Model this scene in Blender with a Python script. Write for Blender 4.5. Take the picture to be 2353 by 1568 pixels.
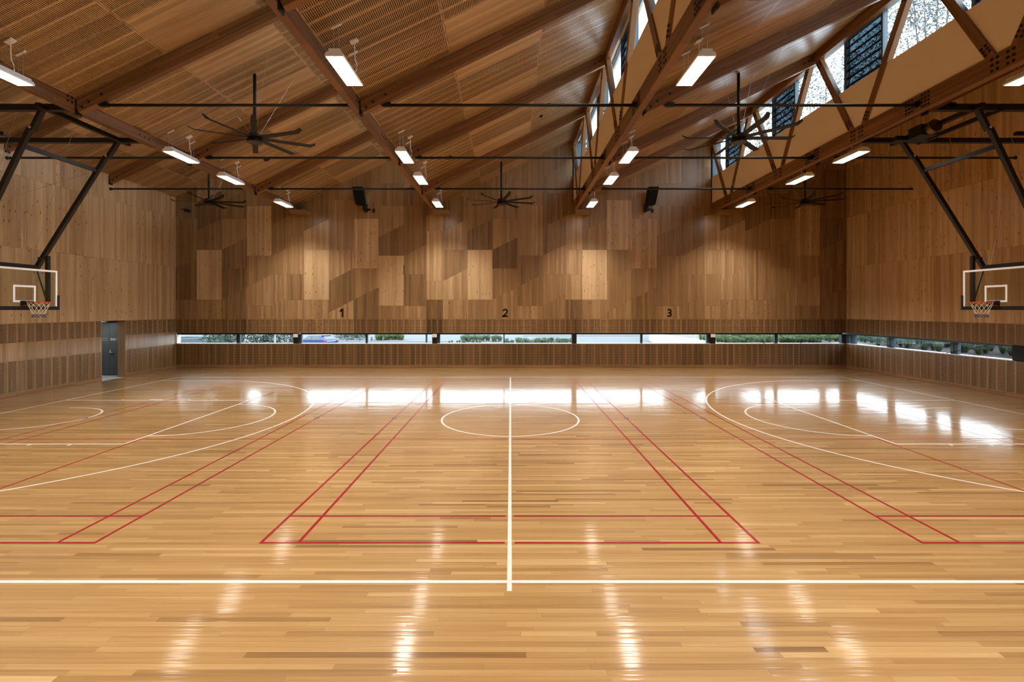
import bpy, bmesh, math, random
from mathutils import Vector, Matrix
for o in list(bpy.data.objects): bpy.data.objects.remove(o)
sc = bpy.context.scene
COL = sc.collection
random.seed(7)
PI = math.pi

# ------------------------------------------------------------------ camera
F, VX, VY, H = 1102.0, 1173.5, 711.0, 2.865        # focal length in pixels, vanishing point, eye height
cam_d = bpy.data.cameras.new('camera')
cam = bpy.data.objects.new('camera', cam_d); COL.objects.link(cam)
cam.location = (0, 0, H); cam.rotation_euler = (PI / 2, 0, 0)
cam_d.sensor_fit = 'HORIZONTAL'; cam_d.sensor_width = 36; cam_d.lens = F * 36 / 2353
cam_d.shift_x = (2353 / 2 - VX) / 2353
cam_d.shift_y = -(1568 / 2 - VY) / 2353
cam_d.clip_start = .05; cam_d.clip_end = 500
sc.camera = cam

# ------------------------------------------------------------------ sky (bright overcast) and exposure
SKY, LAMP, GLOW = 5.4, 92.0, 9.0      # sky radiance, watts per batten light, glow of its diffuser
w = bpy.data.worlds.new('world'); sc.world = w; w.use_nodes = True
bg = w.node_tree.nodes['Background']
bg.inputs[0].default_value = (.80, .90, 1.0, 1); bg.inputs[1].default_value = SKY
sc.view_settings.view_transform = 'Standard'; sc.view_settings.look = 'None'
sc.view_settings.exposure = 0.60; sc.view_settings.gamma = 1
sc.view_settings.use_curve_mapping = False
sc.cycles.use_denoising = True
sc.cycles.max_bounces = 8; sc.cycles.diffuse_bounces = 5; sc.cycles.glossy_bounces = 4
sc.cycles.transparent_max_bounces = 12; sc.cycles.transmission_bounces = 4
sc.cycles.sample_clamp_indirect = 6; sc.cycles.caustics_reflective = False; sc.cycles.caustics_refractive = False

# ------------------------------------------------------------------ materials
def new_mat(name):
    m = bpy.data.materials.new(name); m.use_nodes = True
    nt = m.node_tree; b = nt.nodes['Principled BSDF']
    return m, nt, b
class N:
    """small node helper"""
    def __init__(s, nt): s.nt = nt
    def n(s, t, **kw):
        x = s.nt.nodes.new(t)
        for k, v in kw.items(): setattr(x, k, v)
        return x
    def l(s, a, b): s.nt.links.new(a, b)
    def math(s, op, a, b=None, c=None):
        x = s.n('ShaderNodeMath', operation=op)
        for i, v in enumerate((a, b, c)):
            if v is None: continue
            if isinstance(v, (int, float)): x.inputs[i].default_value = v
            else: s.l(v, x.inputs[i])
        return x.outputs[0]
    def attr(s, name, kind='OBJECT'):
        return s.n('ShaderNodeAttribute', attribute_name=name, attribute_type=kind).outputs['Fac']
    def ramp(s, fac, stops):
        r = s.n('ShaderNodeValToRGB'); e = r.color_ramp.elements
        while len(e) < len(stops): e.new(.5)
        for i, (p, c) in enumerate(stops): e[i].position = p; e[i].color = (*c, 1)
        s.l(fac, r.inputs[0]); return r.outputs[0]
    def vec(s, x, y, z):
        c = s.n('ShaderNodeCombineXYZ')
        for i, v in enumerate((x, y, z)):
            if isinstance(v, (int, float)): c.inputs[i].default_value = v
            else: s.l(v, c.inputs[i])
        return c.outputs[0]
    def noise(s, v, scale=1, detail=3, rough=.55):
        t = s.n('ShaderNodeTexNoise'); s.l(v, t.inputs['Vector'])
        t.inputs['Scale'].default_value = scale; t.inputs['Detail'].default_value = detail
        t.inputs['Roughness'].default_value = rough
        return t.outputs['Fac']
    def bump(s, h, b, strength=.1, dist=.01):
        x = s.n('ShaderNodeBump'); x.inputs['Strength'].default_value = strength; x.inputs['Distance'].default_value = dist
        s.l(h, x.inputs['Height']); s.l(x.outputs[0], b.inputs['Normal'])

def plain(name, col, rough=.5, metal=0.0, spec=.5, grain=0.0, gscale=40):
    m, nt, b = new_mat(name); b.inputs['Base Color'].default_value = (*col, 1)
    b.inputs['Roughness'].default_value = rough; b.inputs['Metallic'].default_value = metal
    b.inputs['Specular IOR Level'].default_value = spec
    k = N(nt)
    tc = k.n('ShaderNodeTexCoord').outputs['Object']
    f = k.noise(tc, gscale, 2)
    if grain > 0:
        a = tuple(c * (1 - grain) for c in col); d = tuple(min(1, c * (1 + grain)) for c in col)
        k.l(k.ramp(f, [(.3, a), (.7, d)]), b.inputs['Base Color'])
    else:
        r = k.math('MULTIPLY_ADD', f, .08, rough - .04); k.l(r, b.inputs['Roughness'])
    return m

def veneer(name, dark, mid, light, board=.11):
    """vertical veneer strips: tone, seed and knot come from the panel object"""
    m, nt, b = new_mat(name); k = N(nt)
    sep = k.n('ShaderNodeSeparateXYZ'); k.l(k.n('ShaderNodeTexCoord').outputs['Object'], sep.inputs[0])
    x, z = sep.outputs[0], sep.outputs[2]
    tone, seed, knot = k.attr('tone'), k.attr('seed'), k.attr('knot')
    u = k.math('MULTIPLY_ADD', seed, 17.3, x)
    warp = k.noise(k.vec(u, 0, 0), 5, 1)
    u2 = k.math('MULTIPLY_ADD', warp, .12, u)
    idx = k.math('FLOOR', k.math('DIVIDE', u2, board))
    wn = k.n('ShaderNodeTexWhiteNoise', noise_dimensions='1D'); k.l(idx, wn.inputs['W'])
    strip = wn.outputs['Value']
    g1 = k.noise(k.vec(k.math('MULTIPLY', u, 55), k.math('MULTIPLY', idx, 3.1), k.math('MULTIPLY', z, 1.3)), 1, 4, .6)
    g2 = k.noise(k.vec(k.math('MULTIPLY', u, 9), k.math('MULTIPLY', idx, 7.7), k.math('MULTIPLY', z, .55)), 1, 3)
    v = k.math('MULTIPLY_ADD', k.math('SUBTRACT', strip, .5), .21, tone)
    v = k.math('MULTIPLY_ADD', k.math('SUBTRACT', g1, .5), .34, v)
    v = k.math('MULTIPLY_ADD', k.math('SUBTRACT', g2, .5), .42, v)
    vo = k.n('ShaderNodeTexVoronoi', voronoi_dimensions='2D'); vo.inputs['Scale'].default_value = 1
    k.l(k.vec(k.math('MULTIPLY', u, 6.0), k.math('MULTIPLY', z, 2.3), 0), vo.inputs['Vector'])
    sc_ = k.n('ShaderNodeSeparateColor'); k.l(vo.outputs['Color'], sc_.inputs[0])
    near = k.n('ShaderNodeMapRange'); near.inputs[1].default_value = .06; near.inputs[2].default_value = .13
    near.inputs[3].default_value = 1; near.inputs[4].default_value = 0; k.l(k.math('DIVIDE', vo.outputs['Distance'], k.math('MULTIPLY_ADD', sc_.outputs[1], .9, .35)), near.inputs[0])
    kn = k.math('MULTIPLY', near.outputs[0], k.math('MULTIPLY', knot, k.math('GREATER_THAN', sc_.outputs[0], .5)))
    v = k.math('SUBTRACT', v, k.math('MULTIPLY', kn, .55))
    k.l(k.ramp(v, [(0, dark), (.5, mid), (1, light)]), b.inputs['Base Color'])
    b.inputs['Roughness'].default_value = .37
    b.inputs['Specular IOR Level'].default_value = .5
    b.inputs['Coat Weight'].default_value = .4; b.inputs['Coat Roughness'].default_value = .26
    return m
WOOD = veneer('veneer', (.095, .048, .019), (.340, .202, .090), (.72, .505, .285))

def glulam(name, dark, light):
    """laminated timber, grain along the member's own X axis"""
    m, nt, b = new_mat(name); k = N(nt)
    sep = k.n('ShaderNodeSeparateXYZ'); k.l(k.n('ShaderNodeTexCoord').outputs['Object'], sep.inputs[0])
    x, y, z = sep.outputs
    lam = k.math('FLOOR', k.math('DIVIDE', z, .042))
    wn0 = k.n('ShaderNodeTexWhiteNoise', noise_dimensions='1D'); k.l(lam, wn0.inputs['W'])
    seg = k.math('FLOOR', k.math('ADD', k.math('MULTIPLY', x, .55), k.math('MULTIPLY', wn0.outputs['Value'], 5)))
    wn = k.n('ShaderNodeTexWhiteNoise', noise_dimensions='2D'); k.l(k.vec(lam, seg, 0), wn.inputs['Vector'])
    g = k.noise(k.vec(k.math('MULTIPLY', x, 1.1), k.math('MULTIPLY', y, 45), k.math('MULTIPLY', z, 45)), 1, 4, .6)
    v = k.math('ADD', k.math('MULTIPLY', wn.outputs['Value'], .45), k.math('MULTIPLY', g, .6))
    k.l(k.ramp(v, [(.1, dark), (.95, light)]), b.inputs['Base Color'])
    b.inputs['Roughness'].default_value = .38; b.inputs['Specular IOR Level'].default_value = .35
    return m
GLULAM = glulam('laminated_timber', (.085, .036, .013), (.30, .138, .052))
TRIMWOOD = glulam('solid_timber', (.16, .08, .034), (.38, .215, .10))

def floor_mat():
    m, nt, b = new_mat('floorboard'); k = N(nt)
    pos = k.n('ShaderNodeNewGeometry').outputs['Position']
    sep = k.n('ShaderNodeSeparateXYZ'); k.l(pos, sep.inputs[0]); x, y = sep.outputs[0], sep.outputs[1]
    t = k.attr('tone', 'GEOMETRY'); s = k.attr('seed', 'GEOMETRY')
    g = k.noise(k.vec(k.math('MULTIPLY_ADD', s, 37, k.math('MULTIPLY', x, 1.4)), k.math('MULTIPLY', y, 70), k.math('MULTIPLY', s, 11)), 1, 4, .6)
    g2 = k.noise(k.vec(k.math('MULTIPLY_ADD', s, 53, k.math('MULTIPLY', x, .6)), k.math('MULTIPLY', y, 20), k.math('MULTIPLY', s, 5)), 1, 2)
    v = k.math('MULTIPLY_ADD', k.math('SUBTRACT', g, .5), .34, t)
    v = k.math('MULTIPLY_ADD', k.math('SUBTRACT', g2, .5), .4, v)
    k.l(k.ramp(v, [(0, (.165, .078, .025)), (.5, (.385, .218, .078)), (1, (.57, .38, .17))]), b.inputs['Base Color'])
    b.inputs['Roughness'].default_value = .36; b.inputs['Specular IOR Level'].default_value = .25
    b.inputs['Coat Weight'].default_value = 1.0; b.inputs['Coat IOR'].default_value = 1.5
    wear = k.noise(k.vec(k.math('MULTIPLY', x, .5), k.math('MULTIPLY', y, 1.6), 0), 1, 4)
    k.l(k.math('MULTIPLY_ADD', wear, .06, .075), b.inputs['Coat Roughness'])
    hb = k.noise(k.vec(k.math('MULTIPLY_ADD', s, 9, k.math('MULTIPLY', x, .8)), k.math('MULTIPLY', y, 14), 0), 1, 2)
    bp = k.n('ShaderNodeBump'); bp.inputs['Strength'].default_value = .30; bp.inputs['Distance'].default_value = .006
    k.l(hb, bp.inputs['Height']); k.l(bp.outputs[0], b.inputs['Coat Normal'])
    return m
FLOORM = floor_mat()
def paint(name, col):
    m = plain(name, col, .35, grain=.06, gscale=6)
    b = m.node_tree.nodes['Principled BSDF']; b.inputs['Coat Weight'].default_value = .5; b.inputs['Coat Roughness'].default_value = .14; b.inputs['Specular IOR Level'].default_value = .2
    return m
WHITE_LINE = paint('white_line_paint', (.68, .65, .59)); RED_LINE = paint('red_line_paint', (.27, .008, .012))
FELT = plain('black_felt', (.006, .005, .005), .95, spec=.1)
STEEL = plain('black_steel', (.010, .009, .009), .42, spec=.4)
FANM = plain('fan_black', (.012, .010, .009), .5, spec=.3)
BLACK = plain('black_frame', (.008, .008, .009), .5, spec=.3)
BLUEGREY = plain('blue_grey_steel', (.045, .075, .10), .45)
ALU = plain('pale_aluminium', (.62, .66, .70), .35, metal=.2)
BEIGE = plain('beige_plasterboard', (.82, .70, .56), .85, grain=.02, gscale=60, spec=.2)
LAMPWHITE = plain('lamp_white', (.86, .87, .89), .45)
WIRE = plain('steel_wire', (.42, .40, .38), .4, metal=.6)
DOORM = plain('grey_door_paint', (.085, .105, .11), .45)
DOORTEXT = plain('door_lettering', (.75, .78, .78), .5)
STRIPE = plain('door_stripe', (.26, .30, .31), .5)
CONCRETE = plain('pale_concrete', (.42, .44, .45), .8, grain=.12, gscale=25)
WHITEPAINT = plain('white_paint', (.80, .80, .82), .4)
ORANGE = plain('rim_orange', (.55, .060, .018), .4)
NETM = plain('net_cord', (.72, .66, .56), .8)
NETBLUE = plain('net_blue_cord', (.04, .05, .20), .8)
BRASS = plain('winch_metal', (.16, .10, .05), .35, metal=.8)
GREENLED = None
def emit(name, col, s):
    m, nt, b = new_mat(name); b.inputs['Base Color'].default_value = (.8, .8, .8, 1)
    b.inputs['Emission Color'].default_value = (*col, 1); b.inputs['Emission Strength'].default_value = s
    return m
LAMPGLOW = emit('lit_diffuser', (1.0, .90, .78), GLOW)
GREENLED = emit('green_indicator', (.05, 1, .35), 3)
def glass(name, tint, refl=1.0, haze=0.0):
    m = bpy.data.materials.new(name); m.use_nodes = True; nt = m.node_tree; nt.nodes.clear(); k = N(nt)
    out = k.n('ShaderNodeOutputMaterial'); tr = k.n('ShaderNodeBsdfTransparent'); tr.inputs[0].default_value = (*tint, 1)
    gl = k.n('ShaderNodeBsdfGlossy'); gl.inputs['Roughness'].default_value = .02; gl.inputs[0].default_value = (.9, .95, 1, 1)
    lw = k.n('ShaderNodeLayerWeight')                 # thin pane: Schlick reflectance from the facing angle
    fr = k.math('MULTIPLY_ADD', k.math('POWER', lw.outputs['Facing'], 5), .92, .04)
    mx = k.n('ShaderNodeMixShader'); k.l(k.math('MULTIPLY', fr, refl), mx.inputs[0])
    k.l(tr.outputs[0], mx.inputs[1]); k.l(gl.outputs[0], mx.inputs[2]); k.l(mx.outputs[0], out.inputs[0])
    return m
GLASS = glass('clear_glass', (.93, .97, .97)); BOARDGLASS = glass('backboard_glass', (.90, .92, .90), .6)
LOUVREGLASS = glass('tinted_louvre_glass', (.14, .185, .21), 1.3)
ROOFSHEET = plain('pale_roof_sheet', (.70, .72, .74), .5)
ASPHALT = plain('pale_asphalt', (.058, .063, .067), .9, grain=.08, gscale=3)
KERB = plain('kerb_concrete', (.17, .175, .18), .8, grain=.05)
MULCH = plain('bark_mulch', (.088, .077, .068), .95, grain=.35, gscale=30)
GRASSM = plain('tussock_grass', (.080, .125, .036), .8, grain=.35, gscale=4)
GRASSB = plain('blue_green_grass', (.092, .138, .088), .8, grain=.35, gscale=4)
LEAF = plain('gum_leaf', (.040, .064, .042), .7, grain=.4, gscale=2)
LEAFPALE = plain('pale_gum_leaf', (.105, .120, .125), .7, grain=.3, gscale=2)
BARK = plain('tree_bark', (0.092, 0.071, 0.055), .9, grain=.3, gscale=8)
CARBLUE = plain('car_blue', (.014, .028, .13), .25); CARGLASS = plain('car_window', (.035, .05, .062), .1)
TAILRED = plain('tail_lamp_red', (.22, .02, .025), .3); RUBBER = plain('tyre_rubber', (.02, .02, .02), .8)
TRAILER = plain('trailer_grey', (.03, .045, .062), .5); BRICKM = plain('dull_brick', (.08, .05, .045), .9, grain=.2)

# ------------------------------------------------------------------ helpers
TT = {}                                                     # object name -> location of a thing's Empty
def put(o, parent=None, M=None):
    COL.objects.link(o)
    T = Vector((0, 0, 0))
    if parent is not None:
        o.parent = parent; T = TT.get(parent.name, T)
    if M is not None: o.matrix_basis = Matrix.Translation(-T) @ M
    else: o.location = -T
    return o
def empty(name, loc=(0, 0, 0), rz=0.0):
    o = bpy.data.objects.new(name, None); COL.objects.link(o); o.location = loc; o.rotation_euler = (0, 0, rz)
    o.empty_display_size = .1
    TT[o.name] = Vector(loc); return o
def tag(o, label=None, cat=None, group=None, kind=None):
    for k_, v in (('label', label), ('category', cat), ('group', group), ('kind', kind)):
        if v: o[k_] = v
    return o
class MB:
    def __init__(s): s.v, s.f = [], []
    def quad(s, a, b, c, d):
        i = len(s.v); s.v += [a, b, c, d]; s.f.append((i, i + 1, i + 2, i + 3)); return s
    def poly(s, pts):
        i = len(s.v); s.v += pts; s.f.append(tuple(range(i, i + len(pts)))); return s
    def box(s, x0, x1, y0, y1, z0, z1):
        i = len(s.v)
        s.v += [(x0, y0, z0), (x1, y0, z0), (x1, y1, z0), (x0, y1, z0), (x0, y0, z1), (x1, y0, z1), (x1, y1, z1), (x0, y1, z1)]
        s.f += [tuple(i + q for q in t) for t in ((0, 3, 2, 1), (4, 5, 6, 7), (0, 1, 5, 4), (1, 2, 6, 5), (2, 3, 7, 6), (3, 0, 4, 7))]
        return s
    def prism(s, pts, d):
        """pts: planar loop of 3-D points, extruded by the vector d"""
        n = len(pts); i = len(s.v); d = Vector(d)
        s.v += [tuple(p) for p in pts] + [tuple(Vector(p) + d) for p in pts]
        s.f.append(tuple(range(i, i + n))); s.f.append(tuple(range(i + 2 * n - 1, i + n - 1, -1)))
        for q in range(n):
            r = (q + 1) % n; s.f.append((i + q, i + n + q, i + n + r, i + r))
        return s
    def tube(s, pts, r, n=8, caps=True, r1=None):
        pts = [Vector(p) for p in pts]; i0 = len(s.v); m = len(pts)
        for a, p in enumerate(pts):
            d = (pts[min(a + 1, m - 1)] - pts[max(a - 1, 0)]).normalized()
            up = Vector((0, 0, 1)) if abs(d.z) < .95 else Vector((1, 0, 0))
            e1 = d.cross(up).normalized(); e2 = d.cross(e1)
            rr = r if r1 is None else r + (r1 - r) * a / max(1, m - 1)
            for q in range(n):
                t = 2 * PI * (q + .5) / n
                s.v.append(tuple(p + e1 * math.cos(t) * rr + e2 * math.sin(t) * rr))
        for a in range(m - 1):
            for q in range(n):
                r_ = (q + 1) % n; b = i0 + a * n
                s.f.append((b + q, b + r_, b + n + r_, b + n + q))
        if caps:
            s.f.append(tuple(i0 + q for q in range(n - 1, -1, -1))); s.f.append(tuple(i0 + (m - 1) * n + q for q in range(n)))
        return s
    def bar(s, p0, p1, w, h, up=(0, 0, 1)):
        p0, p1 = Vector(p0), Vector(p1); d = (p1 - p0).normalized(); up = Vector(up)
        e1 = d.cross(up).normalized() * (w / 2); e2 = e1.cross(d).normalized() * (h / 2)
        a = [p0 - e1 - e2, p0 + e1 - e2, p0 + e1 + e2, p0 - e1 + e2]
        return s.prism(a, p1 - p0)
    def disc(s, c, axis, r, h, n=14):
        c = Vector(c); a = Vector(axis).normalized()
        return s.tube([c, c + a * h], r, n)
    def mesh(s, name):
        me = bpy.data.meshes.new(name); me.from_pydata([tuple(p) for p in s.v], [], s.f); me.update(); return me
    def build(s, name, mat, parent=None, M=None, smooth=False):
        me = s.mesh(name); me.materials.append(mat)
        if smooth: me.polygons.foreach_set('use_smooth', [True] * len(me.polygons))
        return put(bpy.data.objects.new(name, me), parent, M)
def beam(name, p0, p1, w, h, mat, parent=None, up=(0, 0, 1)):
    """a straight member whose own X axis is its length (w across, h along up)"""
    p0, p1 = Vector(p0), Vector(p1); L = (p1 - p0).length; ex = (p1 - p0).normalized(); up = Vector(up)
    ey = up.cross(ex).normalized(); ez = ex.cross(ey)
    M = Matrix((( ex.x, ey.x, ez.x, p0.x), (ex.y, ey.y, ez.y, p0.y), (ex.z, ey.z, ez.z, p0.z), (0, 0, 0, 1)))
    c = min(.006, w * .08)
    m = MB()
    y, z = w / 2, h / 2
    loop = [(0, -y + c, -z), (0, y - c, -z), (0, y, -z + c), (0, y, z - c), (0, y - c, z), (0, -y + c, z), (0, -y, z - c), (0, -y, -z + c)]
    m.prism(loop, (L, 0, 0))
    return m.build(name, mat, parent, M)
def sm(o):
    o.data.polygons.foreach_set('use_smooth', [True] * len(o.data.polygons)); return o

# ------------------------------------------------------------------ layout of the hall (metres)
XL, XR, YB, YF = -16.28, 16.33, 23.32, -1.0         # side walls, far wall, wall behind the camera
CX = [-10.46, -3.69, 3.09, 9.83]                    # the four roof trusses
HW = .085                                           # half width of a truss chord
M_ = .485                                           # roof slope
ZTOP = H + 8.245                                    # ceiling height on the high side of each bay
YR = [-.5, 3.5, 7.5, 11.5, 15.5, 19.5]              # rafters
BAYS = []                                           # (left x, right x, x where the ceiling is at ZTOP)
edges = [XL] + [0] * 4 + [XR]
for i in range(5):
    a = XL if i == 0 else CX[i - 1] + HW
    b = XR if i == 4 else CX[i] - HW
    top = CX[i] - HW if i < 4 else CX[3] - HW + 6.75
    BAYS.append((a, b, top))
def ceil_z(i, x): return ZTOP - M_ * (BAYS[i][2] - x)
S47 = F / YB
def bx(px): return (px - VX) / S47                   # pixel column / row on the far wall -> metres
def bz(py): return H + (VY - py) / S47

# ------------------------------------------------------------------ panel builders
def slotted_mesh(w_, h_, ncol, z0, z1, pitch, slot, depth=.018, gap=.048, name='slotted'):
    """a panel in local x (across) and z (up), its face at y = 0 looking to -y, with real slots between z0 and z1"""
    m = MB(); cp = w_ / ncol
    n = max(1, int((z1 - z0) / pitch)); p = (z1 - z0) / n
    xs = [(j * cp + gap / 2, (j + 1) * cp - gap / 2) for j in range(ncol)]
    Y = 0.0
    def q(x0, x1, a, b): m.quad((x0, Y, a), (x1, Y, a), (x1, Y, b), (x0, Y, b))
    prev = 0.0
    for (a, b) in xs: q(prev, a, 0, h_); prev = b
    q(prev, w_, 0, h_)
    for (a, b) in xs:
        lo = 0.0
        for r in range(n):
            s0 = z0 + r * p + (p - slot) / 2; s1 = s0 + slot
            q(a, b, lo, s0); lo = s1
            m.quad((a, 0, s0), (b, 0, s0), (b, depth, s0), (a, depth, s0))
            m.quad((a, 0, s1), (a, depth, s1), (b, depth, s1), (b, 0, s1))
            m.quad((a, 0, s0), (a, depth, s0), (a, depth, s1), (a, 0, s1))
            m.quad((b, 0, s0), (b, 0, s1), (b, depth, s1), (b, depth, s0))
        q(a, b, lo, h_)
    for (x0, x1) in ((0, 0), (w_, w_)):
        m.quad((x0, 0, 0), (x0, 0, h_), (x0, depth, h_), (x0, depth, 0))
    m.quad((0, 0, 0), (0, depth, 0), (w_, depth, 0), (w_, 0, 0)); m.quad((0, 0, h_), (w_, 0, h_), (w_, depth, h_), (0, depth, h_))
    me = m.mesh(name); me.materials.append(WOOD); return me
_cache = {}
def slotted(w_, h_, ncol, z0, z1, pitch=.0425, slot=.0160):
    key = (round(w_, 3), round(h_, 3), ncol, round(z0, 3), round(z1, 3))
    if key not in _cache: _cache[key] = slotted_mesh(w_, h_, ncol, z0, z1, pitch, slot)
    return _cache[key]
def panel_obj(name, me, parent, M, tone, knot=0.0, kind=None):
    o = bpy.data.objects.new(name, me); put(o, parent, M)
    o['tone'] = float(tone); o['seed'] = random.random() * 9; o['knot'] = float(knot)
    if kind: o['kind'] = kind
    return o
def frame(origin, ex, ey, ez):
    return Matrix(((ex[0], ey[0], ez[0], origin[0]), (ex[1], ey[1], ez[1], origin[1]), (ex[2], ey[2], ez[2], origin[2]), (0, 0, 0, 1)))
def flat_panel(pts, parent, M, tone, knot=0.0, name='wall_panel', th=.016):
    """pts: loop of local (x, z)"""
    m = MB(); m.prism([(x, 0, z) for x, z in pts], (0, th, 0))
    me = m.mesh(name); me.materials.append(WOOD)
    return panel_obj(name, me, parent, M, tone, knot)
def clip(poly, a, b, c):
    """keep a*x + b*z <= c"""
    out = []
    for i in range(len(poly)):
        p, q = poly[i], poly[(i + 1) % len(poly)]
        dp, dq = a * p[0] + b * p[1] - c, a * q[0] + b * q[1] - c
        if dp <= 0: out.append(p)
        if dp * dq < 0:
            t = dp / (dp - dq); out.append((p[0] + t * (q[0] - p[0]), p[1] + t * (q[1] - p[1])))
    return out
def shrink(poly, g):
    cx = sum(p[0] for p in poly) / len(poly); cz = sum(p[1] for p in poly) / len(poly)
    hx = max(abs(p[0] - cx) for p in poly); hz = max(abs(p[1] - cz) for p in poly)
    return [(cx + (x - cx) * (1 - g / hx), cz + (z - cz) * (1 - g / hz)) for x, z in poly]

# ================================================================== FLOOR
floor = MB().box(XL - .3, XR + .3, YF - .3, YB + .3, -.3, -.012).build('floor', FELT)
tag(floor, 'glossy honey coloured timber strip floor with painted court lines', None, None, 'structure')
PW = .065
rows = []
y = YF
plank_list = []
while y < YB - .001:
    x = XL - random.random() * 1.5
    while x < XR:
        L = random.choice((.6, .9, 1.2, 1.5, 1.8, 2.1, 2.4)) * random.uniform(.85, 1.15)
        a, b = max(x, XL), min(x + L, XR)
        if b - a > .02:
            r = random.random()
            t = random.gauss(.50, .088)
            if r < .05: t = random.uniform(.14, .30)
            elif r > .94: t = random.uniform(.68, .84)
            plank_list.append((a, b, y, min(y + PW, YB), min(.98, max(.02, t)), random.random()))
        x += L
    y += PW
def plank_geo(m, p, o=(0, 0)):
    g = .0005
    m.box(p[0] + g - o[0], p[1] - g - o[0], p[2] + g - o[1], p[3] - g - o[1], -.011, 0.0)
def in_view(p):
    d = p[2] + PW / 2
    if d < 3.62: return False
    hx = 1177 / F * d
    return p[1] > -hx and p[0] < hx
near = [p for p in plank_list if in_view(p)][:300]; near_set = set(id(p) for p in near)
def add_attr(me, tones, seeds):
    a = me.attributes.new('tone', 'FLOAT', 'FACE'); a.data.foreach_set('value', tones)
    a = me.attributes.new('seed', 'FLOAT', 'FACE'); a.data.foreach_set('value', seeds)
for p in near:
    m = MB(); c = ((p[0] + p[1]) / 2, (p[2] + p[3]) / 2); plank_geo(m, p, c)
    me = m.mesh('floorboard'); me.materials.append(FLOORM); add_attr(me, [p[4]] * 6, [p[5]] * 6)
    o = bpy.data.objects.new('floorboard', me); put(o, floor, Matrix.Translation((c[0], c[1], 0)))
m = MB(); tn, sd = [], []
for p in plank_list:
    if id(p) in near_set: continue
    plank_geo(m, p); tn += [p[4]] * 6; sd += [p[5]] * 6
me = m.mesh('floorboards'); me.materials.append(FLOORM); add_attr(me, tn, sd)
o = bpy.data.objects.new('floorboards', me); put(o, floor); o['kind'] = 'stuff'

# ---- court markings (children of the floor)
def stripe(name, pts, wd, mat, z, parent=floor):
    m = MB(); n = len(pts); L, R = [], []
    for i, p in enumerate(pts):
        a, b = pts[max(i - 1, 0)], pts[min(i + 1, n - 1)]
        dx, dy = b[0] - a[0], b[1] - a[1]; l = math.hypot(dx, dy); nx, ny = -dy / l * wd / 2, dx / l * wd / 2
        L.append((p[0] + nx, p[1] + ny)); R.append((p[0] - nx, p[1] - ny))
    for i in range(n - 1):
        m.quad((*R[i], z), (*R[i + 1], z), (*L[i + 1], z), (*L[i], z))
    for i in range(n - 1):
        m.quad((*R[i], z), (*R[i], 0.0), (*R[i + 1], 0.0), (*R[i + 1], z))
        m.quad((*L[i], z), (*L[i + 1], z), (*L[i + 1], 0.0), (*L[i], 0.0))
    return m.build(name, mat, parent)
def arc(cx, cy, r, a0, a1, n=64):
    return [(cx + r * math.cos(math.radians(a0 + (a1 - a0) * i / n)), cy + r * math.sin(math.radians(a0 + (a1 - a0) * i / n))) for i in range(n + 1)]
X0, YC, WZ, RZ, LW = -.013, 12.64, .0012, .0007, .05
y0, y1 = YC - 7.6, YC + 7.6
stripe('sideline', [(X0 - 14, y0), (X0 + 14, y0)], LW, WHITE_LINE, WZ)
stripe('sideline', [(X0 - 14, y1), (X0 + 14, y1)], LW, WHITE_LINE, WZ)
stripe('halfway_line', [(X0, y0 - .17), (X0, y1)], LW, WHITE_LINE, WZ + .0002)
stripe('centre_circle', arc(X0, YC - .05, 1.78, 0, 360, 96), LW, WHITE_LINE, WZ)
for s in (-1, 1):
    bxl = X0 + s * 14
    stripe('baseline', [(bxl, y0), (bxl, y1)], LW, WHITE_LINE, WZ)
    hx = X0 + s * 12.425
    for q in (-1, 1):
        stripe('key_line', [(bxl, YC + q * 2.45), (X0 + s * 8.2, YC + q * 2.45)], LW, WHITE_LINE, WZ)
        for dx in (1.75, 3.85, 4.7):
            xx = X0 + s * (14 - dx); stripe('lane_mark', [(xx, YC + q * 2.47), (xx, YC + q * 2.57)], LW, WHITE_LINE, WZ)
        xx = X0 + s * (14 - 2.8); stripe('lane_block', [(xx, YC + q * 2.47), (xx, YC + q * 2.57)], .4, WHITE_LINE, WZ)
    stripe('free_throw_line', [(X0 + s * 8.2, YC - 2.45), (X0 + s * 8.2, YC + 2.45)], LW, WHITE_LINE, WZ + .0001)
    a0 = 90 if s > 0 else -90
    stripe('free_throw_arc', arc(X0 + s * 8.2, YC, 1.8, a0, a0 + 180, 48), LW, WHITE_LINE, WZ)
    pts = arc(hx, YC, 1.275, a0, a0 + 180, 40)
    e0, e1 = pts[0], pts[-1]
    stripe('no_charge_arc', [(e0[0] + s * .375, e0[1])] + pts + [(e1[0] + s * .375, e1[1])], LW, WHITE_LINE, WZ)
    th = math.degrees(math.asin(6.6 / 6.75))
    if s < 0: pts = arc(hx, YC, 6.72, -th, th, 96)
    else: pts = arc(hx, YC, 6.72, 180 - th, 180 + th, 96)
    stripe('three_point_line', [(bxl, pts[0][1])] + pts + [(bxl, pts[-1][1])], LW, WHITE_LINE, WZ)
YBAD = 12.56; RW = .042
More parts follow.
